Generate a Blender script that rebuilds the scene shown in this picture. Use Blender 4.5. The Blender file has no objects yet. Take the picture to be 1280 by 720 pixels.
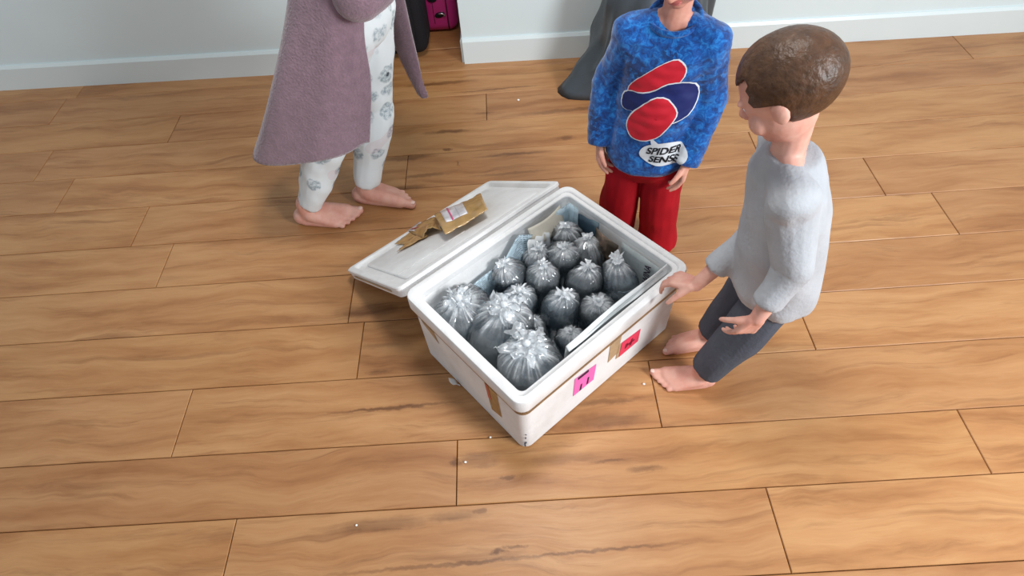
import bpy, bmesh, math, random
from mathutils import Vector, Matrix, noise
from mathutils.bvhtree import BVHTree

scn = bpy.context.scene
COL = scn.collection
PI = math.pi
V = Vector

# ------------------------------------------------------------------ camera
cam_d = bpy.data.cameras.new('camera')
cam_d.sensor_fit = 'HORIZONTAL'
cam_d.sensor_width = 36.0
cam_d.lens = 781.6 * 36.0 / 1280.0
cam_d.clip_start = 0.02
cam = bpy.data.objects.new('camera', cam_d)
COL.objects.link(cam)
_R = V((0.99617243, -0.06774003, -0.05524283))
_U = V((0.08740985, 0.77200396, 0.62957875))
_F = V((0.0, 0.63199776, -0.77497021))
_m = Matrix((( _R.x, _U.x, -_F.x, 0), (_R.y, _U.y, -_F.y, 0), (_R.z, _U.z, -_F.z, 1.5), (0, 0, 0, 1)))
cam.matrix_world = _m
scn.camera = cam

# ------------------------------------------------------------------ light
w = bpy.data.worlds.new('room_daylight')
scn.world = w
w.use_nodes = True
bg = w.node_tree.nodes['Background']
bg.inputs['Color'].default_value = (0.80, 0.89, 1.0, 1)
bg.inputs['Strength'].default_value = 0.36


def area_light(name, loc, target, sx, sy, power, color):
    d = bpy.data.lights.new(name, 'AREA')
    d.shape = 'RECTANGLE'
    d.size = sx
    d.size_y = sy
    d.energy = power
    d.color = color
    o = bpy.data.objects.new(name, d)
    o.location = loc
    o.rotation_euler = (V(target) - V(loc)).to_track_quat('-Z', 'Y').to_euler()
    COL.objects.link(o)
    return o


area_light('window_daylight', (2.3, -0.75, 1.9), (0.2, 0.95, 0.1), 0.95, 0.85, 84, (0.93, 0.97, 1.0))

area_light('overhead_fill', (0.1, 1.25, 2.35), (0.1, 1.25, 0.0), 0.45, 0.45, 17, (1.0, 0.97, 0.92))  # added overhead fill that lifts the lid and adds bag glints, no known lamp

vs = scn.view_settings
vs.view_transform = 'Standard'
vs.look = 'None'
vs.gamma = 1.0
vs.exposure = 0.42
vs.use_curve_mapping = False
scn.cycles.transparent_max_bounces = 40
scn.cycles.max_bounces = 10


# ------------------------------------------------------------------ helpers
def srgb(r, g, b):
    def f(c):
        c /= 255.0
        return c / 12.92 if c <= 0.04045 else ((c + 0.055) / 1.055) ** 2.4
    return (f(r), f(g), f(b), 1.0)


class NT:
    """small node-tree builder"""
    def __init__(self, name):
        self.m = bpy.data.materials.new(name)
        self.m.use_nodes = True
        self.t = self.m.node_tree
        self.t.nodes.clear()
        self.out = self.t.nodes.new('ShaderNodeOutputMaterial')

    def n(self, typ, props=None, **ins):
        nd = self.t.nodes.new('ShaderNode' + typ)
        for k, v in (props or {}).items():
            setattr(nd, k, v)
        for k, v in ins.items():
            key = int(k[1:]) if k[0] == '_' and k[1:].isdigit() else k.replace('_', ' ')
            s = nd.inputs[key]
            if hasattr(v, 'is_output'):
                self.t.links.new(v, s)
            else:
                s.default_value = v
        return nd

    def math(self, op, a, b=0.0, c=None, clamp=False):
        nd = self.n('Math', {'operation': op, 'use_clamp': clamp}, _0=a, _1=b)
        if c is not None:
            if hasattr(c, 'is_output'):
                self.t.links.new(c, nd.inputs[2])
            else:
                nd.inputs[2].default_value = c
        return nd.outputs[0]

    def ramp(self, fac, stops, interp='LINEAR'):
        nd = self.n('ValToRGB', None, Fac=fac)
        cr = nd.color_ramp
        cr.interpolation = interp
        while len(cr.elements) < len(stops):
            cr.elements.new(0.5)
        for e, (p, c) in zip(cr.elements, stops):
            e.position = p
            e.color = c if len(c) == 4 else (*c, 1)
        return nd.outputs[0]

    def mix(self, fac, a, b, blend='MIX'):
        nd = self.t.nodes.new('ShaderNodeMix')
        nd.data_type = 'RGBA'
        nd.blend_type = blend
        for k, v in ((0, fac), (6, a), (7, b)):
            if hasattr(v, 'is_output'):
                self.t.links.new(v, nd.inputs[k])
            else:
                nd.inputs[k].default_value = v
        return nd.outputs[2]

    def bsdf(self, **ins):
        b = self.n('BsdfPrincipled', None, **ins)
        self.t.links.new(b.outputs[0], self.out.inputs[0])
        return b

    def shader(self, s):
        self.t.links.new(s, self.out.inputs[0])

    def bump(self, h, strength=0.3, dist=0.01):
        return self.n('Bump', None, Height=h, Strength=strength, Distance=dist).outputs[0]

    def obj(self):
        return self.n('TexCoord').outputs['Object']


def simple(name, col, rough=0.6, spec=0.4, bump=0.0, bscale=60, vary=0.0, vscale=12, sheen=0.0):
    t = NT(name)
    co = t.obj()
    c = col
    ins = dict(Roughness=rough)
    if vary:
        nz = t.n('TexNoise', None, Vector=co, Scale=vscale, Detail=5.0).outputs[0]
        d = tuple(x * (1 - vary) for x in col[:3]) + (1,)
        l = tuple(min(1, x * (1 + vary)) for x in col[:3]) + (1,)
        c = t.ramp(nz, [(0.3, d), (0.7, l)])
    ins['Base_Color'] = c
    ins['Specular_IOR_Level'] = spec
    if sheen:
        ins['Sheen_Weight'] = sheen
    if bump:
        nz2 = t.n('TexNoise', None, Vector=co, Scale=bscale, Detail=4.0).outputs[0]
        ins['Normal'] = t.bump(nz2, bump, 0.004)
    t.bsdf(**ins)
    return t.m


def link(o, parent=None):
    COL.objects.link(o)
    if parent is not None:
        o.parent = parent
    return o


def tag(o, label, cat, group=None):
    o['label'] = label
    o['category'] = cat
    if group:
        o['group'] = group
    return o


def thing(name, label, cat, loc=(0, 0, 0), group=None, rotz=0.0):
    o = bpy.data.objects.new(name, None)
    o.empty_display_size = 0.05
    o.location = loc
    o.rotation_euler = (0, 0, rotz)
    COL.objects.link(o)
    return tag(o, label, cat, group)


def build(name, bm, mat, parent=None, smooth=True, world=False, angle=None):
    """link a bmesh as one mesh object.  world=True: coordinates are world ones, parent is an unrotated Empty"""
    me = bpy.data.meshes.new(name)
    bmesh.ops.recalc_face_normals(bm, faces=bm.faces[:])
    if world and parent is not None:
        pt = parent
        off = V((0, 0, 0))
        while pt is not None:
            off += pt.location
            pt = pt.parent
        bmesh.ops.translate(bm, verts=bm.verts[:], vec=-off)
    for f in bm.faces:
        f.smooth = smooth
    bm.to_mesh(me)
    bm.free()
    if mat is not None:
        me.materials.append(mat)
    o = bpy.data.objects.new(name, me)
    if smooth and angle is not None:
        me.set_sharp_from_angle(angle=angle)
    return link(o, parent)


def add_box(bm, c, s, rot=None, bevel=0.0, seg=2):
    r = bmesh.ops.create_cube(bm, size=1.0)
    vs_ = r['verts']
    bmesh.ops.scale(bm, vec=V(s), verts=vs_)
    if bevel:
        ed = list({e for v in vs_ for e in v.link_edges})
        rb = bmesh.ops.bevel(bm, geom=ed, offset=bevel, segments=seg, affect='EDGES', profile=0.5)
        vs_ = list({v for f in rb['faces'] for v in f.verts} | {v for v in vs_ if v.is_valid})
    M = Matrix.Translation(V(c))
    if rot is not None:
        M = M @ rot.to_4x4()
    bmesh.ops.transform(bm, matrix=M, verts=vs_)
    return vs_


def add_loft(bm, rings, cap=True, close=True):
    """rings: list of lists of points, all the same count"""
    vr = [[bm.verts.new(p) for p in r] for r in rings]
    n = len(rings[0])
    for a, b in zip(vr[:-1], vr[1:]):
        for i in range(n if close else n - 1):
            j = (i + 1) % n
            bm.faces.new((a[i], a[j], b[j], b[i]))
    if cap and close:
        bm.faces.new(list(reversed(vr[0])))
        bm.faces.new(vr[-1])
    return vr


def frame(d):
    d = V(d).normalized()
    a = V((0, 0, 1)) if abs(d.z) < 0.9 else V((1, 0, 0))
    x = d.cross(a).normalized()
    y = d.cross(x).normalized()
    return x, y, d


def add_limb(bm, p0, r0, p1, r1, flat0=False, flat1=False, n=14, mid=None):
    """tapered capsule; flat ends for cuffs and hems; mid = (position, radius) swell"""
    p0, p1 = V(p0), V(p1)
    d = p1 - p0
    L = d.length
    x, y, z = frame(d)
    prof = []
    if flat0:
        prof.append((0.0, r0))
    else:
        for k in range(1, 5):
            a = PI / 2 * k / 4
            prof.append((-r0 * math.cos(a), r0 * math.sin(a)))
    if mid:
        prof.append((L * mid[0], mid[1]))
    if flat1:
        prof.append((L, r1))
    else:
        for k in range(4, 0, -1):
            a = PI / 2 * k / 4
            prof.append((L + r1 * math.cos(a), r1 * math.sin(a)))
    rings = []
    for h, r in prof:
        c = p0 + z * h
        rings.append([c + x * (r * math.cos(2 * PI * i / n)) + y * (r * math.sin(2 * PI * i / n)) for i in range(n)])
    add_loft(bm, rings)


def add_ball(bm, c, s, rot=None, sub=3):
    r = bmesh.ops.create_icosphere(bm, subdivisions=sub, radius=1.0)
    M = Matrix.Translation(V(c))
    if rot is not None:
        M = M @ rot.to_4x4()
    sc = s if hasattr(s, '__len__') else (s, s, s)
    M = M @ Matrix.Diagonal((*sc, 1.0))
    bmesh.ops.transform(bm, matrix=M, verts=r['verts'])
    return r['verts']


def fuse(bm, voxel, smooth_it=4, factor=0.5):
    """voxel-union of everything in the bmesh, smoothed: returns a new bmesh"""
    bmesh.ops.recalc_face_normals(bm, faces=bm.faces[:])
    me = bpy.data.meshes.new('tmp')
    bm.to_mesh(me)
    bm.free()
    o = bpy.data.objects.new('tmp', me)
    COL.objects.link(o)
    md = o.modifiers.new('r', 'REMESH')
    md.mode = 'VOXEL'
    md.voxel_size = voxel
    md.use_smooth_shade = True
    if smooth_it:
        s = o.modifiers.new('s', 'SMOOTH')
        s.iterations = smooth_it
        s.factor = factor
    dg = bpy.context.evaluated_depsgraph_get()
    dg.update()
    ev = o.evaluated_get(dg)
    b2 = bmesh.new()
    b2.from_mesh(ev.to_mesh())
    ev.to_mesh_clear()
    bpy.data.objects.remove(o)
    bpy.data.meshes.remove(me)
    return b2


def wrinkle(bm, amp, scale, stretch=(1, 1, 1), seed=0.0):
    bm.normal_update()
    for v in bm.verts:
        q = V((v.co.x * stretch[0], v.co.y * stretch[1], v.co.z * stretch[2])) * scale + V((seed, seed, seed))
        v.co += v.normal * (amp * noise.noise(q))


def add_sheet(bm, fn, nu, nv, thick=0.0012):
    """fn(u,v)->Vector; a thin solid sheet"""
    g = [[V(fn(i / nu, j / nv)) for j in range(nv + 1)] for i in range(nu + 1)]
    vs_ = [[bm.verts.new(p) for p in row] for row in g]
    fs = []
    for i in range(nu):
        for j in range(nv):
            fs.append(bm.faces.new((vs_[i][j], vs_[i + 1][j], vs_[i + 1][j + 1], vs_[i][j + 1])))
    bmesh.ops.recalc_face_normals(bm, faces=fs)
    bmesh.ops.solidify(bm, geom=fs, thickness=thick)


def text_bm(s, size, extrude=0.0, bold=0.0):
    cu = bpy.data.curves.new('tmp', 'FONT')
    cu.body = s
    cu.size = size
    cu.extrude = extrude
    cu.offset = bold
    cu.align_x = 'CENTER'
    cu.align_y = 'CENTER'
    o = bpy.data.objects.new('tmp', cu)
    COL.objects.link(o)
    dg = bpy.context.evaluated_depsgraph_get()
    dg.update()
    bm = bmesh.new()
    bm.from_mesh(o.evaluated_get(dg).to_mesh())
    o.evaluated_get(dg).to_mesh_clear()
    bpy.data.objects.remove(o)
    bpy.data.curves.remove(cu)
    return bm


# ------------------------------------------------------------------ materials
def wood_material():
    t = NT('oak_laminate')
    tc = t.obj()
    rnd = t.n('ObjectInfo').outputs['Random']
    geo = t.n('NewGeometry').outputs['Position']
    off = t.n('CombineXYZ', None, X=t.math('MULTIPLY', rnd, 37.0), Y=t.math('MULTIPLY', rnd, 91.0), Z=t.math('MULTIPLY', rnd, 13.0)).outputs[0]
    co = t.n('VectorMath', {'operation': 'ADD'}, _0=tc, _1=off).outputs[0]
    # broad figure
    wob = t.n('TexNoise', None, Vector=co, Scale=3.2, Detail=3.0).outputs['Color']
    wob2 = t.n('VectorMath', {'operation': 'SCALE'}, _0=wob, Scale=0.10).outputs[0]
    cw = t.n('VectorMath', {'operation': 'ADD'}, _0=co, _1=wob2).outputs[0]
    m1 = t.n('Mapping', None, Vector=cw, Scale=(1.3, 9.0, 1.0)).outputs[0]
    broad = t.n('TexNoise', None, Vector=m1, Scale=1.6, Detail=6.0, Roughness=0.62).outputs[0]
    m2 = t.n('Mapping', None, Vector=cw, Scale=(5.0, 110.0, 1.0)).outputs[0]
    fine = t.n('TexNoise', None, Vector=m2, Scale=1.6, Detail=5.0, Roughness=0.6).outputs[0]
    m3 = t.n('Mapping', None, Vector=cw, Scale=(1.4, 17.0, 1.0)).outputs[0]
    streak = t.n('TexNoise', None, Vector=m3, Scale=1.5, Detail=7.0, Roughness=0.7, Distortion=0.6).outputs[0]
    base = t.ramp(broad, [(0.28, srgb(154, 105, 64)), (0.45, srgb(183, 134, 88)), (0.60, srgb(198, 152, 105)), (0.8, srgb(188, 138, 91))])
    base = t.mix(t.math('MULTIPLY', fine, 0.42), base, srgb(148, 96, 56), 'MIX')
    sm = t.ramp(streak, [(0.53, (0, 0, 0)), (0.74, (1, 1, 1))])
    base = t.mix(t.math('MULTIPLY', sm, 0.62), base, srgb(112, 66, 34))
    # tone from plank to plank
    tone = t.ramp(rnd, [(0.0, srgb(238, 228, 220)), (0.5, srgb(255, 250, 244)), (1.0, srgb(248, 240, 226))])
    base = t.mix(1.0, base, tone, 'MULTIPLY')
    # the knots and dark flames that can be seen in the boards (position, size, strength)
    kn = t.n('TexNoise', None, Vector=geo, Scale=22.0, Detail=5.0, Roughness=0.65).outputs['Color']
    kn = t.n('VectorMath', {'operation': 'SUBTRACT'}, _0=kn, _1=(0.5, 0.5, 0.5)).outputs[0]
    kn = t.n('VectorMath', {'operation': 'SCALE'}, _0=kn, Scale=0.06).outputs[0]
    mm = t.n('Mapping', None, Vector=geo, Scale=(1, 1, 1)).outputs[0]
    gp = t.n('VectorMath', {'operation': 'MULTIPLY_ADD'}, _0=kn, _1=(1.7, 0.38, 0.0), _2=mm).outputs[0]
    acc = None
    for (x, y, sx, sy, a) in KNOTS:
        d = t.n('VectorMath', {'operation': 'SUBTRACT'}, _0=gp, _1=(x, y, 0.0)).outputs[0]
        d = t.n('VectorMath', {'operation': 'MULTIPLY'}, _0=d, _1=(1 / sx, 1 / sy, 0.0)).outputs[0]
        L = t.n('VectorMath', {'operation': 'LENGTH'}, _0=d).outputs['Value']
        k = t.n('MapRange', {'interpolation_type': 'SMOOTHSTEP'}, Value=L, From_Min=0.25, From_Max=1.0, To_Min=a, To_Max=0.0).outputs[0]
        acc = k if acc is None else t.math('MAXIMUM', acc, k)
    acc = t.math('MULTIPLY', acc, t.math('MULTIPLY_ADD', streak, 1.3, 0.02), clamp=True)
    base = t.mix(acc, base, srgb(84, 46, 22))
    rough = t.math('ADD', t.math('MULTIPLY', fine, 0.16), 0.34)
    nrm = t.bump(fine, 0.10, 0.002)
    t.bsdf(Base_Color=base, Roughness=rough, Specular_IOR_Level=0.42, Normal=nrm)
    return t.m


KNOTS = [(-0.178, 0.671, 0.022, 0.016, 1.0), (-0.125, 0.672, 0.070, 0.030, 0.55), (-0.115, 0.655, 0.05, 0.012, 0.6), (-0.36, 0.530, 0.16, 0.026, 0.65),
         (-0.081, 0.443, 0.030, 0.010, 1.0), (-0.045, 0.452, 0.030, 0.006, 0.8), (-0.125, 0.541, 0.030, 0.009, 0.9), (-0.22, 0.425, 0.36, 0.007, 0.8),
         (0.12, 0.428, 0.30, 0.006, 0.8), (-0.36, 0.842, 0.24, 0.008, 0.9), (-0.041, 0.618, 0.028, 0.007, 0.8), (0.083, 0.655, 0.14, 0.022, 0.5),
         (0.22, 0.752, 0.16, 0.030, 0.9), (0.23, 0.805, 0.13, 0.012, 0.7), (0.285, 0.61, 0.07, 0.012, 0.7), (0.20, 0.64, 0.08, 0.006, 0.6),
         (-0.43, 1.185, 0.16, 0.040, 0.85), (-0.40, 0.96, 0.06, 0.010, 0.6), (-0.40, 1.05, 0.09, 0.012, 0.5), (-0.18, 0.535, 0.10, 0.018, 0.6),
         (-0.36, 1.90, 0.14, 0.022, 0.95), (-0.190, 1.928, 0.026, 0.014, 0.95), (-0.167, 1.842, 0.014, 0.020, 0.8), (-0.28, 1.79, 0.12, 0.016, 0.9),
         (0.05, 1.868, 0.20, 0.012, 0.75), (0.255, 1.935, 0.05, 0.020, 0.8), (-0.20, 2.04, 0.12, 0.016, 0.9), (0.25, 2.11, 0.26, 0.018, 0.8),
         (-0.05, 2.14, 0.05, 0.012, 0.7), (-0.22, 2.38, 0.20, 0.018, 0.9), (0.0, 2.30, 0.3, 0.006, 0.7),
         (0.36, 2.40, 0.10, 0.020, 0.7), (-0.36, 1.73, 0.12, 0.02, 0.8), (0.02, 1.76, 0.2, 0.010, 0.6)]


def foam_material():
    t = NT('polystyrene')
    co = t.obj()
    v = t.n('TexVoronoi', {'feature': 'F1'}, Vector=co, Scale=210.0).outputs['Distance']
    nz = t.n('TexNoise', None, Vector=co, Scale=7.0, Detail=6.0, Roughness=0.65).outputs[0]
    c = t.ramp(nz, [(0.30, srgb(217, 214, 212)), (0.55, srgb(233, 232, 231)), (0.75, srgb(240, 239, 238))])
    t.bsdf(Base_Color=c, Roughness=0.7, Specular_IOR_Level=0.3, Normal=t.bump(v, 0.12, 0.003))
    return t.m


def tape_material(name, col, alpha=0.0, rough=0.22):
    t = NT(name)
    co = t.obj()
    nz = t.n('TexNoise', None, Vector=co, Scale=38.0, Detail=4.0, Roughness=0.6).outputs[0]
    d = tuple(x * 0.78 for x in col[:3]) + (1,)
    c = t.ramp(nz, [(0.35, d), (0.65, col)])
    b = t.n('BsdfPrincipled', None, Base_Color=c, Roughness=rough, Specular_IOR_Level=0.6, Normal=t.bump(nz, 0.35, 0.004))
    if alpha:
        tr = t.n('BsdfTransparent', None, Color=(0.95, 0.9, 0.82, 1))
        mx = t.n('MixShader', None, _0=alpha, _1=b.outputs[0], _2=tr.outputs[0])
        t.shader(mx.outputs[0])
    else:
        t.shader(b.outputs[0])
    return t.m


def film_material(name, white0, white1):
    """clear polythene: see-through, sharp sheen, milky where it is gathered"""
    t = NT(name)
    co = t.obj()
    at = t.n('Attribute', {'attribute_name': 'gather'}).outputs['Fac']
    nz = t.n('TexNoise', None, Vector=co, Scale=60.0, Detail=3.0, Roughness=0.5, Distortion=1.0).outputs[0]
    lo_ = t.n('TexNoise', None, Vector=co, Scale=30.0, Detail=1.0, Distortion=0.6).outputs[0]
    nrm = t.bump(lo_, 0.30, 0.008)
    g = t.n('BsdfGlossy', None, Color=(0.95, 0.98, 1, 1), Roughness=0.07, Normal=nrm)
    dif = t.n('BsdfDiffuse', None, Color=(0.93, 0.95, 0.97, 1), Normal=nrm)
    tl = t.n('BsdfTranslucent', None, Color=(0.86, 0.89, 0.92, 1), Normal=nrm)
    milk = t.n('MixShader', None, _0=0.2, _1=dif.outputs[0], _2=tl.outputs[0])
    tr = t.n('BsdfTransparent', None, Color=(0.93, 0.965, 0.985, 1))
    streak = t.ramp(nz, [(0.42, (0, 0, 0)), (0.68, (1, 1, 1))])
    f = t.math('MULTIPLY_ADD', at, t.math('MULTIPLY_ADD', streak, white1 * 0.4, white1 * 0.6), white0, clamp=True)
    a = t.n('MixShader', None, _0=f, _1=tr.outputs[0], _2=milk.outputs[0])
    fr = t.n('Fresnel', None, IOR=1.5, Normal=nrm).outputs[0]
    fr = t.math('MULTIPLY_ADD', fr, 1.3, 0.03, clamp=True)
    s = t.n('MixShader', None, _0=fr, _1=a.outputs[0], _2=g.outputs[0])
    t.shader(s.outputs[0])
    return t.m


def water_material():
    t = NT('aquarium_water')
    co = t.obj()
    rnd = t.n('ObjectInfo').outputs['Random']
    nz = t.n('TexNoise', None, Vector=co, Scale=16.0, Detail=3.0).outputs[0]
    c = t.ramp(nz, [(0.35, srgb(112, 128, 138)), (0.7, srgb(166, 180, 188))])
    c = t.mix(rnd, c, srgb(126, 124, 122), 'MIX')
    d = t.n('BsdfPrincipled', None, Base_Color=c, Roughness=0.12, Specular_IOR_Level=0.5)
    tr = t.n('BsdfTransparent', None, Color=(0.70, 0.75, 0.78, 1))
    s = t.n('MixShader', None, _0=0.42, _1=tr.outputs[0], _2=d.outputs[0])
    t.shader(s.outputs[0])
    return t.m


def newsprint(name, base, ink, scale, amount, rot=0.0, cols=7.0):
    """columns of small print: rows of broken dashes"""
    t = NT(name)
    g = t.n('TexCoord').outputs['UV']
    mp = t.n('Mapping', None, Vector=g, Rotation=(0, 0, rot), Scale=(1, 1, 1)).outputs[0]
    sx = t.n('SeparateXYZ', None, Vector=mp)
    rows = t.math('GREATER_THAN', t.math('FRACT', t.math('MULTIPLY', sx.outputs[1], scale)), 0.5)
    colm = t.math('GREATER_THAN', t.math('FRACT', t.math('MULTIPLY', sx.outputs[0], cols)), 0.12)
    m2 = t.n('Mapping', None, Vector=mp, Scale=(scale * 2.2, scale * 0.6, 1)).outputs[0]
    br = t.math('GREATER_THAN', t.n('TexNoise', None, Vector=m2, Scale=1.0, Detail=2.0).outputs[0], 0.44)
    blk = t.math('GREATER_THAN', t.n('TexNoise', None, Vector=mp, Scale=4.0, Detail=0.0).outputs[0], 0.46)
    k = t.math('MULTIPLY', t.math('MULTIPLY', rows, colm), t.math('MULTIPLY', br, blk))
    c = t.mix(t.math('MULTIPLY', k, amount), base, ink)
    nz = t.n('TexNoise', None, Vector=t.obj(), Scale=14.0, Detail=3.0).outputs[0]
    t.bsdf(Base_Color=c, Roughness=0.75, Specular_IOR_Level=0.2, Normal=t.bump(nz, 0.3, 0.01))
    return t.m


def picture_page(name, stops, scale):
    t = NT(name)
    nz = t.n('TexNoise', None, Vector=t.obj(), Scale=scale, Detail=4.0, Distortion=1.2).outputs[0]
    c = t.ramp(nz, stops)
    t.bsdf(Base_Color=c, Roughness=0.4, Specular_IOR_Level=0.4)
    return t.m


def skin_material(name, col):
    t = NT(name)
    co = t.obj()
    nz = t.n('TexNoise', None, Vector=co, Scale=26.0, Detail=4.0).outputs[0]
    d = (col[0] * 0.9, col[1] * 0.76, col[2] * 0.74, 1)
    c = t.ramp(nz, [(0.35, d), (0.6, col)])
    fine = t.n('TexNoise', None, Vector=co, Scale=180.0, Detail=2.0).outputs[0]
    t.bsdf(Base_Color=c, Roughness=0.5, Specular_IOR_Level=0.35, Subsurface_Weight=0.08,
           Subsurface_Radius=(0.01, 0.004, 0.002), Normal=t.bump(fine, 0.08, 0.002))
    return t.m


def plush_blue():
    t = NT('blue_mottled_velour')
    co = t.obj()
    n1 = t.n('TexNoise', None, Vector=co, Scale=52.0, Detail=5.0, Roughness=0.72, Distortion=1.0).outputs[0]
    n2 = t.n('TexNoise', None, Vector=co, Scale=9.0, Detail=3.0).outputs[0]
    c = t.ramp(n1, [(0.36, srgb(6, 46, 104)), (0.5, srgb(8, 80, 156)), (0.64, srgb(34, 122, 196))])
    k = t.ramp(n2, [(0.56, (0, 0, 0)), (0.64, (1, 1, 1))])
    n3 = t.n('TexNoise', None, Vector=co, Scale=75.0, Detail=2.0).outputs[0]
    k = t.math('MULTIPLY', k, t.math('GREATER_THAN', n3, 0.5))
    c = t.mix(t.math('MULTIPLY', k, 0.85), c, srgb(10, 40, 92))
    t.bsdf(Base_Color=c, Roughness=0.8, Specular_IOR_Level=0.2, Sheen_Weight=0.35, Normal=t.bump(n1, 0.3, 0.006))
    return t.m


def print_cotton():
    """white pyjama cotton with a scatter of grey-blue round motifs with dark eyes"""
    t = NT('white_print_cotton')
    co = t.obj()
    w_ = t.n('TexNoise', None, Vector=co, Scale=30.0, Detail=3.0).outputs['Color']
    w_ = t.n('VectorMath', {'operation': 'SCALE'}, _0=w_, Scale=0.022).outputs[0]
    cw = t.n('VectorMath', {'operation': 'ADD'}, _0=co, _1=w_).outputs[0]
    vo = t.n('TexVoronoi', {'feature': 'F1'}, Vector=cw, Scale=14.0, Randomness=0.6)
    d = vo.outputs['Distance']
    n1 = t.n('TexNoise', None, Vector=co, Scale=95.0, Detail=3.0, Roughness=0.7).outputs[0]
    body = t.ramp(d, [(0.36, (1, 1, 1)), (0.44, (0, 0, 0))])
    body = t.math('MULTIPLY', body, t.ramp(n1, [(0.40, (0.2, 0.2, 0.2)), (0.6, (1, 1, 1))]))
    eye = t.ramp(d, [(0.08, (1, 1, 1)), (0.13, (0, 0, 0))])
    c = t.mix(t.math('MULTIPLY', body, 0.8), srgb(226, 232, 234), srgb(122, 142, 152))
    c = t.mix(t.math('MULTIPLY', eye, 0.9), c, srgb(34, 44, 56))
    pk = t.math('GREATER_THAN', t.n('TexNoise', None, Vector=co, Scale=9.0, Detail=0.0).outputs[0], 0.70)
    c = t.mix(t.math('MULTIPLY', pk, 0.22), c, srgb(214, 170, 182))
    t.bsdf(Base_Color=c, Roughness=0.85, Specular_IOR_Level=0.2)
    return t.m


M = {}
M['wood'] = wood_material()
M['subfloor'] = simple('dark_brown_subfloor', srgb(52, 30, 16), 0.9)  # the slab's own dark brown, seen in the plank joints
M['wall'] = simple('white_wall_paint', srgb(216, 228, 230), 0.55, 0.3, bump=0.06, bscale=220, vary=0.02, vscale=3)
M['board'] = simple('white_gloss_board', srgb(216, 226, 227), 0.30, 0.4, vary=0.015, vscale=3)
M['foam'] = foam_material()
M['tape'] = tape_material('brown_parcel_tape', srgb(204, 164, 108), 0.15, 0.12)
M['tape_pale'] = tape_material('thin_brown_tape_on_foam', srgb(214, 184, 146), 0.25, 0.3)
M['tape_rim'] = tape_material('tan_tape_round_rim', srgb(196, 160, 120), 0.12, 0.35)
M['tape_red'] = simple('red_print_on_tape', srgb(196, 104, 84), 0.4, vary=0.2, vscale=60)
M['tape_label'] = tape_material('white_label_under_tape', srgb(226, 222, 226), 0.0, 0.2)
M['pinkline'] = simple('pink_line_print', srgb(206, 88, 128), 0.4)
M['redline'] = simple('red_line_print', srgb(176, 70, 66), 0.4)
M['pink'] = simple('pink_paper', srgb(240, 112, 186), 0.6, vary=0.05, vscale=30)
M['red'] = simple('red_paper', srgb(226, 62, 92), 0.6, vary=0.05, vscale=30)
M['ink'] = simple('marker_ink', srgb(44, 26, 50), 0.5)
M['redink'] = simple('dark_red_ink', srgb(128, 22, 46), 0.5)
M['film'] = film_material('clear_polythene', 0.02, 0.72)
M['film_big'] = film_material('cloudy_polythene', 0.03, 0.85)
M['tie'] = film_material('gathered_polythene', 0.22, 0.80)
M['tie_big'] = film_material('loosely_gathered_polythene', 0.12, 0.62)
M['water'] = water_material()
M['news'] = newsprint('newsprint_blue_white', srgb(196, 216, 226), srgb(70, 84, 98), 26.0, 0.75)
M['news_plain'] = newsprint('newsprint_grey', srgb(172, 178, 178), srgb(110, 116, 118), 40.0, 0.35)
M['news_white'] = newsprint('newsprint_white', srgb(222, 224, 224), srgb(176, 182, 186), 34.0, 0.3)
M['news_beige'] = newsprint('newsprint_beige_back', srgb(214, 206, 190), srgb(180, 172, 160), 30.0, 0.3)
M['photo_dark'] = picture_page('dark_blue_picture_page', [(0.3, srgb(44, 60, 74)), (0.55, srgb(64, 84, 98)), (0.75, srgb(104, 122, 130))], 9.0)
M['photo_brown'] = picture_page('brown_picture_page', [(0.3, srgb(30, 26, 24)), (0.46, srgb(82, 70, 58)), (0.6, srgb(150, 122, 104)), (0.75, srgb(70, 64, 52))], 14.0)
M['skin'] = skin_material('warm_skin', srgb(214, 158, 138))
M['skin2'] = skin_material('fair_skin', srgb(222, 170, 152))
M['lip'] = simple('lips', srgb(186, 104, 98), 0.4)
M['eye'] = simple('eye_white', srgb(236, 236, 234), 0.15)
M['iris'] = simple('brown_iris', srgb(58, 38, 26), 0.1)
M['hair'] = simple('brown_hair', srgb(78, 52, 34), 0.45, bump=0.8, bscale=90, vary=0.3, vscale=60)
M['hair_fair'] = simple('light_brown_hair', srgb(142, 104, 66), 0.45, bump=0.8, bscale=90, vary=0.3, vscale=60)
M['shirt'] = plush_blue()
M['redpants'] = simple('red_cotton', srgb(160, 14, 28), 0.8, 0.2, bump=0.25, bscale=40, vary=0.12, vscale=14)
M['print'] = print_cotton()
M['robe'] = simple('mauve_fleece', srgb(136, 110, 121), 0.95, 0.1, bump=0.9, bscale=160, vary=0.12, vscale=45, sheen=0.5)
M['greyknit'] = simple('pale_grey_cotton', srgb(176, 178, 182), 0.9, 0.1, bump=0.4, bscale=120, vary=0.06, vscale=20)
M['navyknit'] = simple('dark_grey_cotton', srgb(84, 88, 98), 0.9, 0.1, bump=0.4, bscale=120, vary=0.06, vscale=20)
M['p_red'] = simple('red_shirt_print', srgb(196, 24, 44), 0.6)
M['p_navy'] = simple('navy_shirt_print', srgb(18, 34, 96), 0.6)
M['p_white'] = simple('pale_shirt_print', srgb(214, 218, 222), 0.6)
M['p_black'] = simple('black_shirt_print', srgb(14, 16, 22), 0.6)
M['case_pink'] = simple('pink_hard_plastic', srgb(204, 48, 134), 0.28, 0.5, bump=0.05, bscale=200)
M['case_seam'] = simple('dark_pink_seam', srgb(92, 16, 60), 0.5)
M['chrome'] = simple('silver_metal', srgb(190, 194, 200), 0.2)
M['chrome'].node_tree.nodes['Principled BSDF'].inputs['Metallic'].default_value = 0.9
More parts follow.
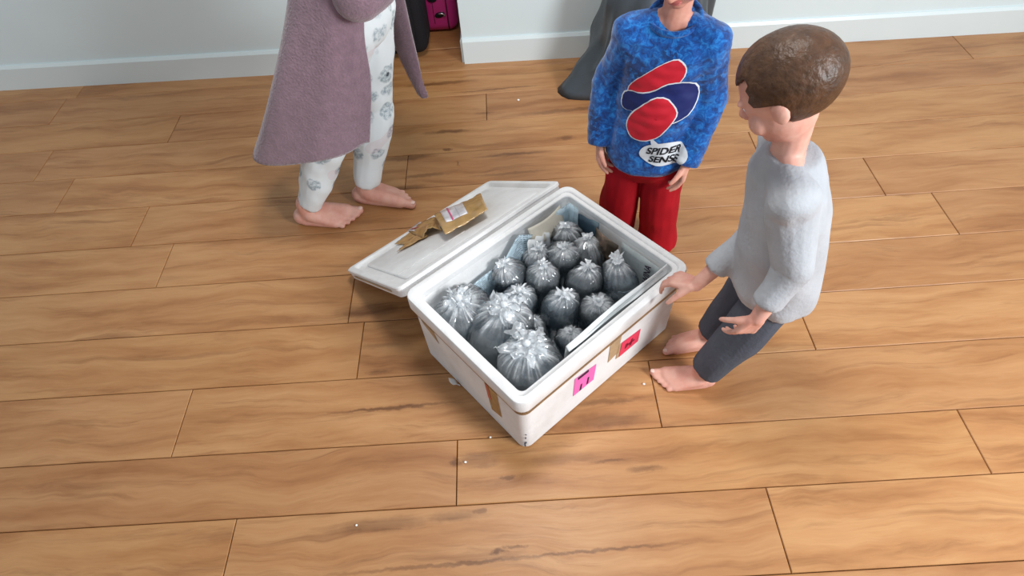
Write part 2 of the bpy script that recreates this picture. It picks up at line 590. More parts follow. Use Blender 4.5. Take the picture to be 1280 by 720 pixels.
M['black'] = simple('black_nylon', srgb(22, 21, 26), 0.75, 0.3, bump=0.5, bscale=260)
M['greybag'] = simple('dark_grey_plastic', srgb(66, 72, 78), 0.38, 0.5, bump=0.25, bscale=26)
M['grain'] = simple('white_foam_crumb', srgb(244, 240, 234), 0.6)

# ------------------------------------------------------------------ floor
YAW = -0.0285
DU = V((math.cos(YAW), math.sin(YAW), 0))
DV = V((-math.sin(YAW), math.cos(YAW), 0))
ROT_P = Matrix.Rotation(YAW, 3, 'Z')

bm = bmesh.new()
add_box(bm, (0, 1.2, -0.021), (6.6, 5.4, 0.02))
floor = build('floor', bm, M['subfloor'], smooth=False)
floor['kind'] = 'structure'

SEAMS = [-0.99, -0.80, -0.606, -0.412, -0.219, -0.026, 0.167, 0.360, 0.555, 0.727, 0.931, 1.129, 1.322, 1.517, 1.715, 1.904, 2.091, 2.274, 2.462, 2.650,
         2.842, 3.035, 3.228, 3.42]
JOINT = {8: -0.197, 9: 0.334, 10: 0.80, 11: 0.75, 12: 0.1, 13: -0.05, 14: -0.403, 15: 0.72, 16: -0.1015, 17: 0.62, 18: 0.66, 7: 0.55, 6: -0.05, 19: -0.85}
PL = 1.285
_rng = random.Random(4)


def plank_mesh(L, W):
    b = bmesh.new()
    g = 0.0011
    hx, hy = L / 2 - g, W / 2 - g
    c = 0.0016
    rings = []
    for (i, z) in ((0, -0.011), (0, -c), (c, 0.0)):
        rings.append([(-hx + i, -hy + i, z), (hx - i, -hy + i, z), (hx - i, hy - i, z), (-hx + i, hy - i, z)])
    add_loft(b, rings)
    return b


for i in range(len(SEAMS) - 1):
    v0, v1 = SEAMS[i], SEAMS[i + 1]
    j0 = JOINT.get(i, _rng.uniform(-0.6, 0.6))
    cuts = [j0 + k * PL for k in range(-4, 5)]
    for a, b in zip(cuts[:-1], cuts[1:]):
        a2, b2 = max(a, -3.2), min(b, 3.2)
        if b2 - a2 < 0.05:
            continue
        bm = plank_mesh(b2 - a2, v1 - v0)
        o = build('plank', bm, M['wood'], floor, smooth=False)
        c = DU * ((a2 + b2) / 2) + DV * ((v0 + v1) / 2)
        o.location = (c.x, c.y, 0)
        o.rotation_euler = (0, 0, YAW)

# ------------------------------------------------------------------ walls
WY = 2.513   # the wall line passes (-0.121, 2.513) and runs with the boards


def wall_pt(u, d=0.0, z=0.0):
    """u metres to the right of the wall's left corner, d metres behind its face"""
    p = V((-0.121, 2.513, z)) + V((math.cos(-0.055), math.sin(-0.055), 0)) * u + V((math.sin(0.055), math.cos(0.055), 0)) * d
    return p


RW = Matrix.Rotation(-0.055, 3, 'Z')
bm = bmesh.new()
add_box(bm, wall_pt(1.55, 0.069, 1.2), (3.1, 0.11, 2.4), RW)
o = build('wall_back', bm, M['wall'], smooth=False)
o['kind'] = 'structure'


def skirting(name, L, H, T, loc, rz):
    """board with a small chamfer along its top"""
    b = bmesh.new()
    prof = [(0, 0), (T, 0), (T, H - 0.012), (T * 0.45, H), (0, H)]
    add_loft(b, [[(-L / 2, -y, z) for y, z in prof], [(L / 2, -y, z) for y, z in prof]])
    o = build(name, b, M['board'], smooth=False)
    o.location = loc
    o.rotation_euler = (0, 0, rz)
    o['kind'] = 'structure'
    return o


skirting('baseboard_back', 3.1, 0.112, 0.014, wall_pt(1.55, 0.014, 0), -0.055)
skirting('baseboard_return', 0.112, 0.112, 0.010, wall_pt(0.0, 0.069, 0), -0.055 - PI / 2)
bm = bmesh.new()
add_box(bm, wall_pt(-1.86, 0.069, 1.2), (2.48, 0.11, 2.4), RW)
o = build('wall_back_left', bm, M['wall'], smooth=False)
o['kind'] = 'structure'
skirting('baseboard_back_left', 2.48, 0.112, 0.014, wall_pt(-1.86, 0.014, 0), -0.055)
for u_, nm in ((-0.665, 'wall_alcove_left'), (0.045, 'wall_alcove_right')):  # unseen side walls, added so the alcove turns darker
    bm = bmesh.new()
    add_box(bm, wall_pt(u_, 0.50, 1.2), (0.09, 0.75, 2.4), RW)
    o = build(nm, bm, M['wall'], smooth=False)
    o['kind'] = 'structure'
bm = bmesh.new()
add_box(bm, wall_pt(-0.31, 0.47, 1.55), (0.62, 0.80, 0.05), RW)  # unseen slab added over the alcove to shade its floor
o = build('alcove_shade_slab_1', bm, M['wall'], smooth=False)
o['kind'] = 'structure'
bm = bmesh.new()
add_box(bm, (-1.0, 3.42, 1.2), (4.4, 0.1, 2.4), RW)
o = build('wall_alcove', bm, M['wall'], smooth=False)
o['kind'] = 'structure'
skirting('baseboard_alcove', 4.4, 0.112, 0.014, (-1.0 - 0.0028, 3.42 - 0.05, 0), -0.055)
bm = bmesh.new()
add_box(bm, (-3.2, 1.2, 1.2), (0.1, 5.0, 2.4))
o = build('wall_left', bm, M['wall'], smooth=False)
o['kind'] = 'structure'

bm = bmesh.new()
add_box(bm, (3.2, 1.2, 1.2), (0.1, 5.0, 2.4))
o = build('wall_right', bm, M['wall'], smooth=False)
o['kind'] = 'structure'

# ------------------------------------------------------------------ foam box
BN = V((-0.00505, 0.66431, 0))          # its nearest corner
E1 = V((0.791669, 0.610951, 0))         # along the long right-hand side
E2 = V((-0.610951, 0.791669, 0))        # along the left-hand end
BL, BW, BH = 0.5953, 0.4544, 0.2628
BYAW = math.atan2(E1.y, E1.x)


def bx(a, b, z=0.0):
    return BN + E1 * a + E2 * b + V((0, 0, z))


def rrect(i, z, r, n=6, L=BL, W=BW, off=(0, 0)):
    """rounded rectangle inset by i (local box coordinates)"""
    pts = []
    r = max(r, 0.002)
    for (cx, cy, a0) in ((L - i - r, W - i - r, 0), (i + r, W - i - r, PI / 2), (i + r, i + r, PI), (L - i - r, i + r, 1.5 * PI)):
        for k in range(n + 1):
            a = a0 + PI / 2 * k / n
            pts.append((cx + r * math.cos(a) + off[0], cy + r * math.sin(a) + off[1], z))
    return pts


box = thing('polystyrene_box', 'open white polystyrene shipping box full of tied clear bags on the wooden floor', 'box', BN, rotz=BYAW)
bm = bmesh.new()
prof = [(0.020, 0.0, 0.02), (0.0145, 0.005, 0.025), (0.010, 0.205, 0.025), (0.010, 0.214, 0.025), (0.013, 0.220, 0.024)]
inner = [(0.013, 0.234, 0.024), (0.0315, 0.236, 0.016), (0.0335, 0.226, 0.016), (0.047, 0.040, 0.014), (0.055, 0.034, 0.012)]
rings = [rrect(*p) for p in prof + inner]
add_loft(bm, rings)
build('body', bm, M['foam'], box, smooth=True, angle=0.6)
bm = bmesh.new()
rp = [(0.0112, 0.2145, 0.024), (0.003, 0.2165, 0.028), (0.0, 0.222, 0.030), (0.0, 0.256, 0.030), (0.002, 0.261, 0.029), (0.006, 0.2628, 0.027),
      (0.016, 0.2628, 0.022), (0.0185, 0.2605, 0.021), (0.0195, 0.257, 0.02), (0.0285, 0.2565, 0.017), (0.0305, 0.254, 0.016), (0.0315, 0.2365, 0.016),
      (0.0128, 0.2345, 0.024), (0.0128, 0.220, 0.024)]
rr = [rrect(*p) for p in rp]
rr.append(rr[0])
vr = [[bm.verts.new(p) for p in r] for r in rr[:-1]]
vr.append(vr[0])
n = len(rr[0])
for a, b in zip(vr[:-1], vr[1:]):
    for i in range(n):
        bm.faces.new((a[i], a[(i + 1) % n], b[(i + 1) % n], b[i]))
build('rim', bm, M['foam'], box, smooth=True, angle=0.5)


def face_in(z):
    """inset of the body wall at height z"""
    return 0.0145 + (0.010 - 0.0145) * (z - 0.005) / 0.2


def patch_near(name, quad, mat, parent, lift=0.0009, thick=0.0006, label=None):
    """flat patch on the right-hand long side: quad of (along, height)"""
    b = bmesh.new()
    add_sheet(b, lambda u, v: _bil(quad, u, v, lambda s, z: (s, face_in(z) - lift, z)), 4, 4, thick)
    o = build(name, b, mat, parent, smooth=False)
    if label:
        o['label'] = label
    return o


def patch_end(name, quad, mat, parent, lift=0.0009, thick=0.0006, label=None):
    b = bmesh.new()
    add_sheet(b, lambda u, v: _bil(quad, u, v, lambda s, z: (face_in(z) - lift, s, z)), 4, 4, thick)
    o = build(name, b, mat, parent, smooth=False)
    if label:
        o['label'] = label
    return o


def _bil(q, u, v, fn):
    a = (V(q[0]) * (1 - u) + V(q[1]) * u) * (1 - v) + (V(q[3]) * (1 - u) + V(q[2]) * u) * v
    return fn(a.x, a.y)


# strip of parcel tape left all round below the rim
bm = bmesh.new()
st = [rrect(face_in(0.186) - 0.0008, 0.186, 0.0255), rrect(0.0090, 0.2135, 0.0255)]
add_loft(bm, st, cap=False)
bmesh.ops.solidify(bm, geom=bm.faces[:], thickness=0.0006)
o = build('tape_strip', bm, M['tape_rim'], box, smooth=True, angle=0.6)
o['label'] = 'thin brown parcel tape round the box under its rim'
pn = patch_near('pink_note', [(0.181, 0.082), (0.256, 0.078), (0.260, 0.150), (0.183, 0.165)], M['pink'], box, label='square pink paper note')
patch_near('marker_stroke', [(0.194, 0.150), (0.232, 0.147), (0.231, 0.157), (0.193, 0.161)], M['ink'], pn, lift=0.0019)
patch_near('marker_stroke', [(0.203, 0.084), (0.209, 0.084), (0.211, 0.112), (0.206, 0.113)], M['ink'], pn, lift=0.0019)
patch_near('marker_stroke', [(0.228, 0.087), (0.234, 0.087), (0.236, 0.117), (0.231, 0.118)], M['ink'], pn, lift=0.0019)
pr = patch_near('red_note', [(0.352, 0.082), (0.428, 0.080), (0.429, 0.137), (0.355, 0.148)], M['red'], box, label='red paper note')
patch_near('marker_stroke', [(0.371, 0.104), (0.379, 0.104), (0.381, 0.122), (0.373, 0.123)], M['redink'], pr, lift=0.0019)
patch_near('marker_stroke', [(0.381, 0.108), (0.408, 0.106), (0.408, 0.112), (0.381, 0.115)], M['redink'], pr, lift=0.0019)
patch_near('marker_stroke', [(0.390, 0.097), (0.397, 0.097), (0.401, 0.124), (0.394, 0.125)], M['redink'], pr, lift=0.0019)
patch_near('tape_patch', [(0.307, 0.104), (0.344, 0.114), (0.349, 0.186), (0.307, 0.186)], M['tape_pale'], box, label='vertical piece of brown parcel tape')
patch_near('tape_patch', [(0.339, 0.086), (0.350, 0.084), (0.352, 0.150), (0.341, 0.150)], M['tape_pale'], box)
te = patch_end('tape_patch', [(0.136, 0.060), (0.096, 0.072), (0.100, 0.186), (0.146, 0.186)], M['tape'], box, label='brown parcel tape printed red')
patch_end('red_print', [(0.140, 0.120), (0.128, 0.120), (0.132, 0.190), (0.143, 0.188)], M['tape_red'], te, lift=0.0019)
patch_end('tape_patch', [(0.398, 0.175), (0.340, 0.143), (0.352, 0.186), (0.405, 0.186)], M['tape_pale'], box)
# scuffs on the near bottom corner
for k, (a, z, s) in enumerate(((0.0, 0.032, 0.006), (0.001, 0.060, 0.004), (-0.001, 0.018, 0.005), (0.002, 0.078, 0.003))):
    b = bmesh.new()
    add_ball(b, (0.0205 + a, 0.0185 - a, z), (s * 0.8, s * 0.5, s * 0.5), Matrix.Rotation(0.6 * k, 3, 'Z'), 1)
    build('scuff', b, M['navyknit'], box)
# a curl of foam peeling off the left-hand end
b = bmesh.new()
add_sheet(b, lambda u, v: (0.010 - 0.016 * v * v - 0.004 * math.sin(3 * u), 0.276 + 0.018 * u + 0.006 * v, 0.004 + 0.034 * v * (0.5 + 0.5 * u)), 5, 6, 0.0016)
o = build('torn_flake', b, M['foam'], box)

# ------------------------------------------------------------------ lid
TH = math.radians(31.5)
LX, LW, LT = 0.590, 0.415, 0.036
LV = E2 * math.cos(TH) - V((0, 0, 1)) * math.sin(TH)
LN = E1.cross(LV)
LO = bx(-0.002, 0.476, 0.2615)
lid = thing('polystyrene_lid', 'white polystyrene box lid lying inside up, leaning on the left edge of its box', 'lid', LO)
lid.rotation_mode = 'QUATERNION'
lid.rotation_quaternion = Matrix((E1, LV, LN)).transposed().to_quaternion()
bm = bmesh.new()
lp = [(0.012, -LT, 0.014), (0.004, -LT + 0.004, 0.018), (0.002, -0.012, 0.02), (0.0, -0.010, 0.02), (0.0, -0.002, 0.02), (0.003, 0.0, 0.018)]
li = [(0.018, 0.0, 0.014), (0.021, -0.003, 0.014), (0.024, -0.0125, 0.013)]
add_loft(bm, [rrect(i, z, r, 5, LX, LW) for i, z, r in lp + li])
build('tray', bm, M['foam'], lid, smooth=True, angle=0.5)
bm = bmesh.new()   # the raised plug that fits inside the box
add_loft(bm, [rrect(i, z, r, 5, LX, LW) for i, z, r in ((0.050, -0.014, 0.014), (0.050, -0.0085, 0.014), (0.053, -0.0065, 0.013))])
build('raised_panel', bm, M['foam'], lid, smooth=True, angle=0.5)
bm = bmesh.new()   # a moulded rib along the near long side of the plug
add_box(bm, (0.17, 0.11, -0.0055), (0.24, 0.004, 0.003), Matrix.Rotation(0.0, 3, 'Z'), 0.001)
build('moulded_rib', bm, M['foam'], lid)
bm = bmesh.new()
add_ball(bm, (0.366, LW - 0.010, 0.0002), (0.004, 0.003, 0.0012), None, 2)  # dark dot whose colour stands for the shade in a small hole
build('dark_hole_dot', bm, M['navyknit'], lid)
# a shred of tape on the lid's outer edge
bm = bmesh.new()
add_sheet(bm, lambda u, v: (-0.0012 + 0.002 * v, 0.06 + 0.30 * u, -0.014 - 0.008 * v), 8, 2, 0.0005)
build('tape_strip', bm, M['tape_pale'], lid)

# loose parcel tape lying on the lid
LP = LO + LN * (-0.006)
QL = lid.rotation_quaternion.copy()


def lidthing(name, label, cat, u, v):
    o = thing(name, label, cat, LO + E1 * u + LV * v + LN * (-0.0062))
    o.rotation_mode = 'QUATERNION'
    o.rotation_quaternion = QL
    return o


def quad_sheet(q, h, nu, nv, thick=0.0008, cen=(0, 0)):
    b = bmesh.new()

    def fn(u, v):
        a = (V(q[0]) * (1 - u) + V(q[1]) * u) * (1 - v) + (V(q[3]) * (1 - u) + V(q[2]) * u) * v
        return (a.x - cen[0], a.y - cen[1], h(u, v))
    add_sheet(b, fn, nu, nv, thick)
    return b


def crinkle(a, s, sd):
    return lambda u, v: a * (noise.noise(V((u * s, v * s, sd))) + 0.5 * abs(math.sin(u * s * 1.3 + v * s * 0.9 + sd)))


tp = lidthing('parcel_tape', 'peeled brown parcel tape with white label strips crumpled on the lid', 'tape', 0.30, 0.28)
C = (0.30, 0.28)
c1 = crinkle(0.004, 5, 1.0)
# flat tail with its forked end
build('tail', quad_sheet([(0.165, 0.375), (0.262, 0.425), (0.262, 0.32), (0.180, 0.300)], lambda u, v: 0.003 + abs(c1(u, v)), 10, 8, cen=C), M['tape'], tp)
build('tail', quad_sheet([(0.178, 0.312), (0.252, 0.335), (0.232, 0.250), (0.132, 0.282)], lambda u, v: 0.0045 + abs(c1(v, u)), 10, 8, cen=C), M['tape'], tp)
tw = build('twist', quad_sheet([(0.236, 0.402), (0.345, 0.372), (0.268, 0.215), (0.216, 0.250)], lambda u, v: 0.006 + 0.022 * math.sin(PI * u) * (0.3 + 0.7 * v) + abs(c1(u * 2, v)), 12, 10, cen=C), M['tape'], tp)
lb = build('label_strip', quad_sheet([(0.236, 0.404), (0.292, 0.418), (0.274, 0.330), (0.238, 0.332)], lambda u, v: 0.011 + 0.6 * abs(c1(u, v)), 8, 6, cen=C), M['tape_label'], tp)
build('printed_line', quad_sheet([(0.238, 0.385), (0.246, 0.386), (0.276, 0.340), (0.268, 0.340)], lambda u, v: 0.0150, 3, 6, cen=C), M['redline'], lb)
# the raised loop on the right


def loop_h(u, v):
    return 0.010 + 0.034 * math.sin(PI * min(1, max(0, 0.08 + 0.84 * v))) ** 0.8 * (0.75 + 0.25 * math.cos(3 * u)) + 0.012 * u * u + abs(crinkle(0.005, 6, 3.0)(u, v))


q = [(0.322, 0.352), (0.462, 0.258), (0.372, 0.078), (0.232, 0.112)]
lo = build('loop', quad_sheet(q, loop_h, 24, 18, cen=C), M['tape'], tp)


def on_loop(name, u0, u1, v0, v1, lift, nu, nv, mat, parent):
    def at(u, v):
        return tuple((V(q[0]) * (1 - u) + V(q[1]) * u) * (1 - v) + (V(q[3]) * (1 - u) + V(q[2]) * u) * v)
    qq = [at(u0, v0), at(u1, v0), at(u1, v1), at(u0, v1)]
    return build(name, quad_sheet(qq, lambda u, v: loop_h(u0 + (u1 - u0) * u, v0 + (v1 - v0) * v) + lift, nu, nv, cen=C), mat, parent)


lb = on_loop('label_strip', 0.13, 0.60, 0.10, 0.80, 0.0016, 14, 16, M['tape_label'], tp)
on_loop('printed_line', 0.265, 0.300, 0.10, 0.80, 0.0027, 2, 16, M['pinkline'], lb)
on_loop('printed_line', 0.43, 0.442, 0.10, 0.80, 0.0027, 2, 16, M['greyknit'], lb)

# ------------------------------------------------------------------ paper lining the box


def uv_sheet(name, fn, nu, nv, mat, parent, thick=0.0008, label=None):
    me = bpy.data.meshes.new(name)
    vs_, fs, uvs = [], [], []
    for i in range(nu + 1):
        for j in range(nv + 1):
            vs_.append(V(fn(i / nu, j / nv)))
            uvs.append((i / nu, j / nv))
    for i in range(nu):
        for j in range(nv):
            a = i * (nv + 1) + j
            fs.append((a, a + nv + 1, a + nv + 2, a + 1))
    me.from_pydata(vs_, [], fs)
    ul = me.uv_layers.new(name='UVMap')
    for p in me.polygons:
        p.use_smooth = True
        for li_, vi in zip(p.loop_indices, p.vertices):
            ul.data[li_].uv = uvs[vi]
    me.materials.append(mat)
    o = bpy.data.objects.new(name, me)
    link(o, parent)
    md = o.modifiers.new('thickness', 'SOLIDIFY')
    md.thickness = thick
    md.offset = 0
    if label:
        o['label'] = label
    return o


def paper(name, label, fn, nu, nv, mat, thick=0.0008, cat='newspaper'):
    """fn gives box coordinates (along, across, height)"""
    o = uv_sheet(name, fn, nu, nv, mat, None, thick)
    o.location = BN
    o.rotation_euler = (0, 0, BYAW)
    return tag(o, label, cat)


def wallz(d, z):
    return d + 0.012 * (0.235 - z) / 0.2


def wob(u, v, a=0.003, s=3.0, sd=0.0):
    return a * noise.noise(V((u * s, v * s, sd)))


def f_left(u, v):
    top = 0.182 + 0.040 * u + 0.045 * max(0, 1 - abs(u - 0.82) / 0.18) - 0.03 * max(0, 0.2 - u)
    z = 0.045 + (top - 0.045) * v
    return (0.085 + 0.325 * u, 0.404 - 0.014 * (0.235 - z) / 0.2 - 0.002 + wob(u, v, 0.004, 4, 1) - 0.004 * v, z)


paper('newspaper_sheet', 'bluish newspaper page with printed columns against the left inside wall of the box', f_left, 24, 10, M['news'])


def f_pleat(u, v):
    z = 0.05 + (0.185 - 0.02 * u) * v
    zig = 0.010 * abs(((u * 3) % 1) - 0.5) * 2
    return (0.365 + 0.085 * u, 0.388 - zig - 0.012 * (1 - v), z)


paper('newspaper_sheet', 'pleated pale blue newspaper strip beneath the beige folded page', f_pleat, 12, 8, M['news_white'])


def f_fold(u, v):
    a = 0.395 + 0.125 * u
    z = 0.185 + 0.004 * u + (0.062 + 0.004 * u) * v
    return (a, 0.407 - 0.016 * math.sin(PI * (1 - v) * 0.5) - 0.010 * math.sin(PI * u) + 0.002 * v, z)


paper('newspaper_sheet', 'beige folded page tucked at the top of the left inside wall', f_fold, 14, 8, M['news_beige'])


def f_corner(u, v):
    z = 0.06 + 0.192 * v
    if u < 0.5:
        return (0.496 + 0.052 * (u * 2), 0.398 - 0.008 * (1 - v), z)
    k = (u - 0.5) * 2
    return (0.548 - 0.008 * (1 - v), 0.398 - 0.008 * (1 - v) - 0.036 * k, z)


paper('newspaper_sheet', 'pale newspaper standing upright in the back corner of the box', f_corner, 12, 8, M['news'])


def f_dark(u, v):
    z = 0.05 + (0.172 + 0.020 * u) * v + 0.01
    return (0.549 - 0.008 * (1 - v) + wob(u, v, 0.003, 3, 5), 0.366 - 0.085 * u, z)


paper('magazine_page', 'dark blue picture page on the far inside wall beside the back corner', f_dark, 10, 8, M['photo_dark'], cat='magazine')


def f_mag(u, v):
    z = 0.05 + (0.190 - 0.01 * u) * v + 0.008 * math.sin(PI * u)
    return (0.540 - 0.010 * (1 - v) - 0.010 * math.sin(PI * u), 0.284 - 0.085 * u, z)


paper('magazine_page', 'brown and black picture page behind the bags on the far inside wall', f_mag, 10, 8, M['photo_brown'], cat='magazine')


def f_grey(u, v):
    z = 0.05 + 0.190 * v
    return (0.550 - 0.012 * (1 - v) + wob(u, v, 0.003, 2, 9), 0.196 - 0.138 * u, z)


gp_ = paper('newspaper_sheet', 'grey newspaper page with a sideways black headline on the far inside wall', f_grey, 12, 8, M['news_plain'])
# its headline runs up the page (letters lie on their side)
hb = text_bm('WINA', 0.030, 0.0, 0.0004)
mt = Matrix.Rotation(PI / 2, 3, 'Z')
for v in hb.verts:
    q_ = mt @ v.co
    v.co = V((0.541, 0.094 - q_.x, 0.195 + q_.y * 0.9))
o = build('headline', hb, M['ink'], gp_, smooth=False)
bm_ = bmesh.new()
bm_.from_mesh(o.data)
bmesh.ops.solidify(bm_, geom=bm_.faces[:], thickness=0.0004)
bm_.to_mesh(o.data)
bm_.free()
o['label'] = 'black headline lettering'


def f_white(u, v):
    # a long sheet folded over: up from inside, over a crease and down again
    a = 0.186 + 0.358 * u
    top = 0.2685 + 0.012 * u
    if v < 0.5:
        k = v * 2
        z = 0.10 + (top - 0.10) * k
        y = 0.046 + 0.014 * (1 - k)
    else:
        k = (v - 0.5) * 2
        z = top - 0.030 * k * (0.4 + 0.6 * u)
        y = 0.046 - 0.011 * k
    return (a, y + wob(u, v, 0.004, 3, 14) + 0.003 * math.sin(5 * u), z)


paper('newspaper_sheet', 'long white folded sheet along the right inside edge, held by a hand', f_white, 24, 12, M['news_white'], 0.0012)


def f_white2(u, v):
    a = 0.215 + 0.31 * u
    z = 0.17 + (0.0905 + 0.012 * u) * v
    return (a, 0.0385 + 0.003 * (1 - v) + wob(u, v, 0.0015, 3, 24), z)


paper('newspaper_sheet', 'grey-white second sheet behind the long folded sheet, next to the rim', f_white2, 16, 6, M['news_plain'], 0.0012)

# ------------------------------------------------------------------ the tied bags


def cat(pts, n):
    """Catmull-Rom through (r,z) points"""
    P = [pts[0]] + list(pts) + [pts[-1]]
    out = []
    segs = len(pts) - 1
    for i in range(n + 1):
        t = i / n * segs
        k = min(int(t), segs - 1)
        f = t - k
        r = []
        for d in range(2):
            a, b, c, e = (P[k + j][d] for j in range(4))
            r.append(0.5 * (2 * b + (c - a) * f + (2 * a - 5 * b + 4 * c - e) * f * f + (3 * b - a - 3 * c + e) * f ** 3))
        out.append(r)
    return out


PROF = [(0.0, -1.0), (0.55, -0.98), (0.86, -0.86), (0.95, -0.55), (0.99, -0.1), (1.0, 0.25), (0.965, 0.50), (0.87, 0.69), (0.70, 0.83), (0.48, 0.925),
        (0.25, 0.985), (0.11, 1.04)]


def press(q, k, gap):
    """keep a bag's point inside the box lining and on its own side of the contact with each neighbour"""
    rel = q - BN
    a, b, z = rel.dot(E1), rel.dot(E2), q.z
    R0, _, a0, b0 = BAGS[k][:4]
    for i, (R1, z1, a1, b1, *_r) in enumerate(BAGS):
        if i == k:
            continue
        dx, dy = a1 - a0, b1 - b0
        D = math.hypot(dx, dy)
        if D > R0 + R1 or z > z1 - 0.012:
            continue
        dx, dy = dx / D, dy / D
        t = (D * D + R0 * R0 - R1 * R1) / (2 * D) - gap
        e = (a - a0) * dx + (b - b0) * dy - t
        if e > 0:
            e *= min(1.0, (z1 - 0.012 - z) / 0.02)
            a -= dx * e
            b -= dy * e
    w_ = 0.012 * (0.235 - z) / 0.2
    lo_b = 0.036 + w_ if a < 0.175 else 0.066
    a = min(max(a, 0.036 + w_ + gap), 0.536 - gap)
    b = min(max(b, lo_b + gap), 0.398 - w_ - gap)
    return BN + E1 * a + E2 * b + V((0, 0, z))


def bag(k, R, z0, z1, a, b, seed, label, big=False, tuft=1.0, lean=(0, 0), water=0.62, group='tied bags of water in the polystyrene box'):
    rng = random.Random(seed)
    c = bx(a, b, z0)
    H = (z1 - z0) / 2
    rz = rng.uniform(0, 6.28)
    kk = k
    root = thing('water_bag', label, 'bag', c, group, rotz=rz)
    RZ = Matrix.Rotation(rz, 3, 'Z')
    RI = RZ.transposed()
    NTH, NT_ = (112, 40) if big else (90, 34)
    pr_ = cat(PROF, NT_)
    npl = rng.randint(15, 20) + (6 if big else 0)
    ph = [rng.uniform(0, 6.28) for _ in range(4)]
    hi_ = [rng.random() for _ in range(npl + 1)]
    vs_, fs, gat = [], [], []
    sq = 1 + rng.uniform(-0.06, 0.06)

    fq = npl / 4.2

    def pleat(th, z):
        # irregular gathers: ridged noise round the bag, drifting a little with height
        c_, s_ = math.cos(th), math.sin(th)
        n1 = noise.noise(V((c_ * fq, s_ * fq, seed * 1.7 + z * 0.8)))
        n2_ = noise.noise(V((c_ * fq * 2.3 + 9, s_ * fq * 2.3, seed * 2.9 + z * 1.5)))
        rg_ = 1 - min(1, abs(n1) * 2.6)
        rg2 = 1 - min(1, abs(n2_) * 2.4)
        hv_ = 0.5 + 0.9 * noise.noise(V((c_ * 1.6, s_ * 1.6, seed * 3.3)))
        return 0.7 * rg_ + 0.45 * rg2 - 0.45, max(0.0, min(1.0, hv_))

    ztop = H
    for j, (r, z) in enumerate(pr_):
        t = j / NT_
        g = max(0.0, min(1.0, (z - 0.05) / 0.95))
        for i in range(NTH):
            th = 2 * PI * i / NTH
            amp = 0.006 + 0.17 * g ** 2.2
            plv, hv = pleat(th, z)
            rr_ = R * r * (1 + amp * plv)
            x = rr_ * math.cos(th) * sq
            y = rr_ * math.sin(th) / sq
            zz = H + H * z + H * 0.05 * g * plv
            nn = noise.noise(V((x * 19 + seed * 3.1, y * 19, zz * 17)))
            n2 = noise.noise(V((x * 60 + seed * 5.7, y * 60, zz * 60)))
            kq = 1 + (0.05 * nn + (0.004 + 0.05 * g * g) * n2) * min(1, r * 1.5)
            x *= kq
            y *= kq
            x += lean[0] * g * g * R
            y += lean[1] * g * g * R
            zz += H * 0.06 * nn * min(1, r * 1.5) * (1 if z > -0.8 else 0)
            vs_.append(RI @ (press(c + RZ @ V((x, y, max(zz, 0.0))), kk, 0.0006) - c))
            reach = 0.15 + 0.75 * hv            # how far down the bag each gathered fold shows white
            fade = max(0.0, min(1.0, (g - 1 + reach * 0.75) / (reach * 0.75)))
            rid = max(0.0, plv + 0.45) ** 2.5
            gat.append(min(1.0, fade ** 1.3 * (0.18 + 1.1 * rid) + 0.9 * max(0, (g - 0.86) / 0.14)))
    for j in range(NT_):
        for i in range(NTH):
            k = (i + 1) % NTH
            fs.append((j * NTH + i, j * NTH + k, (j + 1) * NTH + k, (j + 1) * NTH + i))
    me = bpy.data.meshes.new('plastic_film')
    me.from_pydata(vs_, [], fs)
    at = me.attributes.new('gather', 'FLOAT', 'POINT')
    at.data.foreach_set('value', gat)
    me.polygons.foreach_set('use_smooth', [True] * len(fs))
    me.materials.append(M['film_big'] if big else M['film'])
    link(bpy.data.objects.new('plastic_film', me), root)
    # water inside
    wv = []
    nW = 24
    zl = -1 + 2 * water
    prw = [(r, z) for r, z in pr_ if z <= zl]
    rings_ = []
    for r, z in prw[1:]:
        rings_.append([(0.90 * R * r * math.cos(2 * PI * i / nW) * sq, 0.90 * R * r * math.sin(2 * PI * i / nW) / sq, H + H * z * 0.97) for i in range(nW)])
        rings_[-1] = [RI @ (press(c + RZ @ V(p_), kk, 0.004) - c) for p_ in rings_[-1]]
    b_ = bmesh.new()
    add_loft(b_, rings_)
    wo = build('water', b_, M['water'], root, smooth=True, angle=0.8)
    # knot and the ruffle of spare plastic above it
    b_ = bmesh.new()
    kz = H + H * 1.09
    kx, ky = lean[0] * R, lean[1] * R
    rings_ = []
    gat = []
    TR = R * (0.23 if not big else 0.33) * tuft
    nT, nA = 12, 56
    npl2 = rng.randint(7, 9) if not big else rng.randint(11, 14)
    for j in range(nT + 1):
        t = j / nT
        r0 = R * 0.085 * (1 - 0.35 * math.sin(PI * min(1, t * 3))) + TR * max(0, (t - 0.22) / 0.78) ** 0.85
        zz = kz - 0.004 + (TR * 1.05) * (t - (0.50 if not big else 0.78) * t * t)
        ring = []
        for i in range(nA):
            th = 2 * PI * i / nA
            c_, s_ = math.cos(th), math.sin(th)
            pl = 2.2 * noise.noise(V((c_ * 2.2, s_ * 2.2, seed + 1.2 * t))) + 1.3 * noise.noise(V((c_ * 5, s_ * 5, seed * 2 + 2.0 * t)))
            k = max(0.25, 1 + 0.42 * t * pl)
            q_ = V((kx + r0 * k * math.cos(th), ky + r0 * k * math.sin(th), zz + TR * (0.55 if not big else 0.42) * t * noise.noise(V((c_ * 3.1, s_ * 3.1, seed * 4 + t)))))
            q_ += V((noise.noise(q_ * 70 + V((seed, 0, 0))), noise.noise(q_ * 70 + V((0, seed, 7))), noise.noise(q_ * 70 + V((3, 5, seed))))) * (0.008 if not big else 0.020) * t
            ring.append(q_ + V((lean[0] * 0.5, lean[1] * 0.5, 0)) * TR * t)
        rings_.append(ring)
    add_loft(b_, rings_, cap=False)
    o = build('tied_top', b_, M['tie_big'] if big else M['tie'], root)
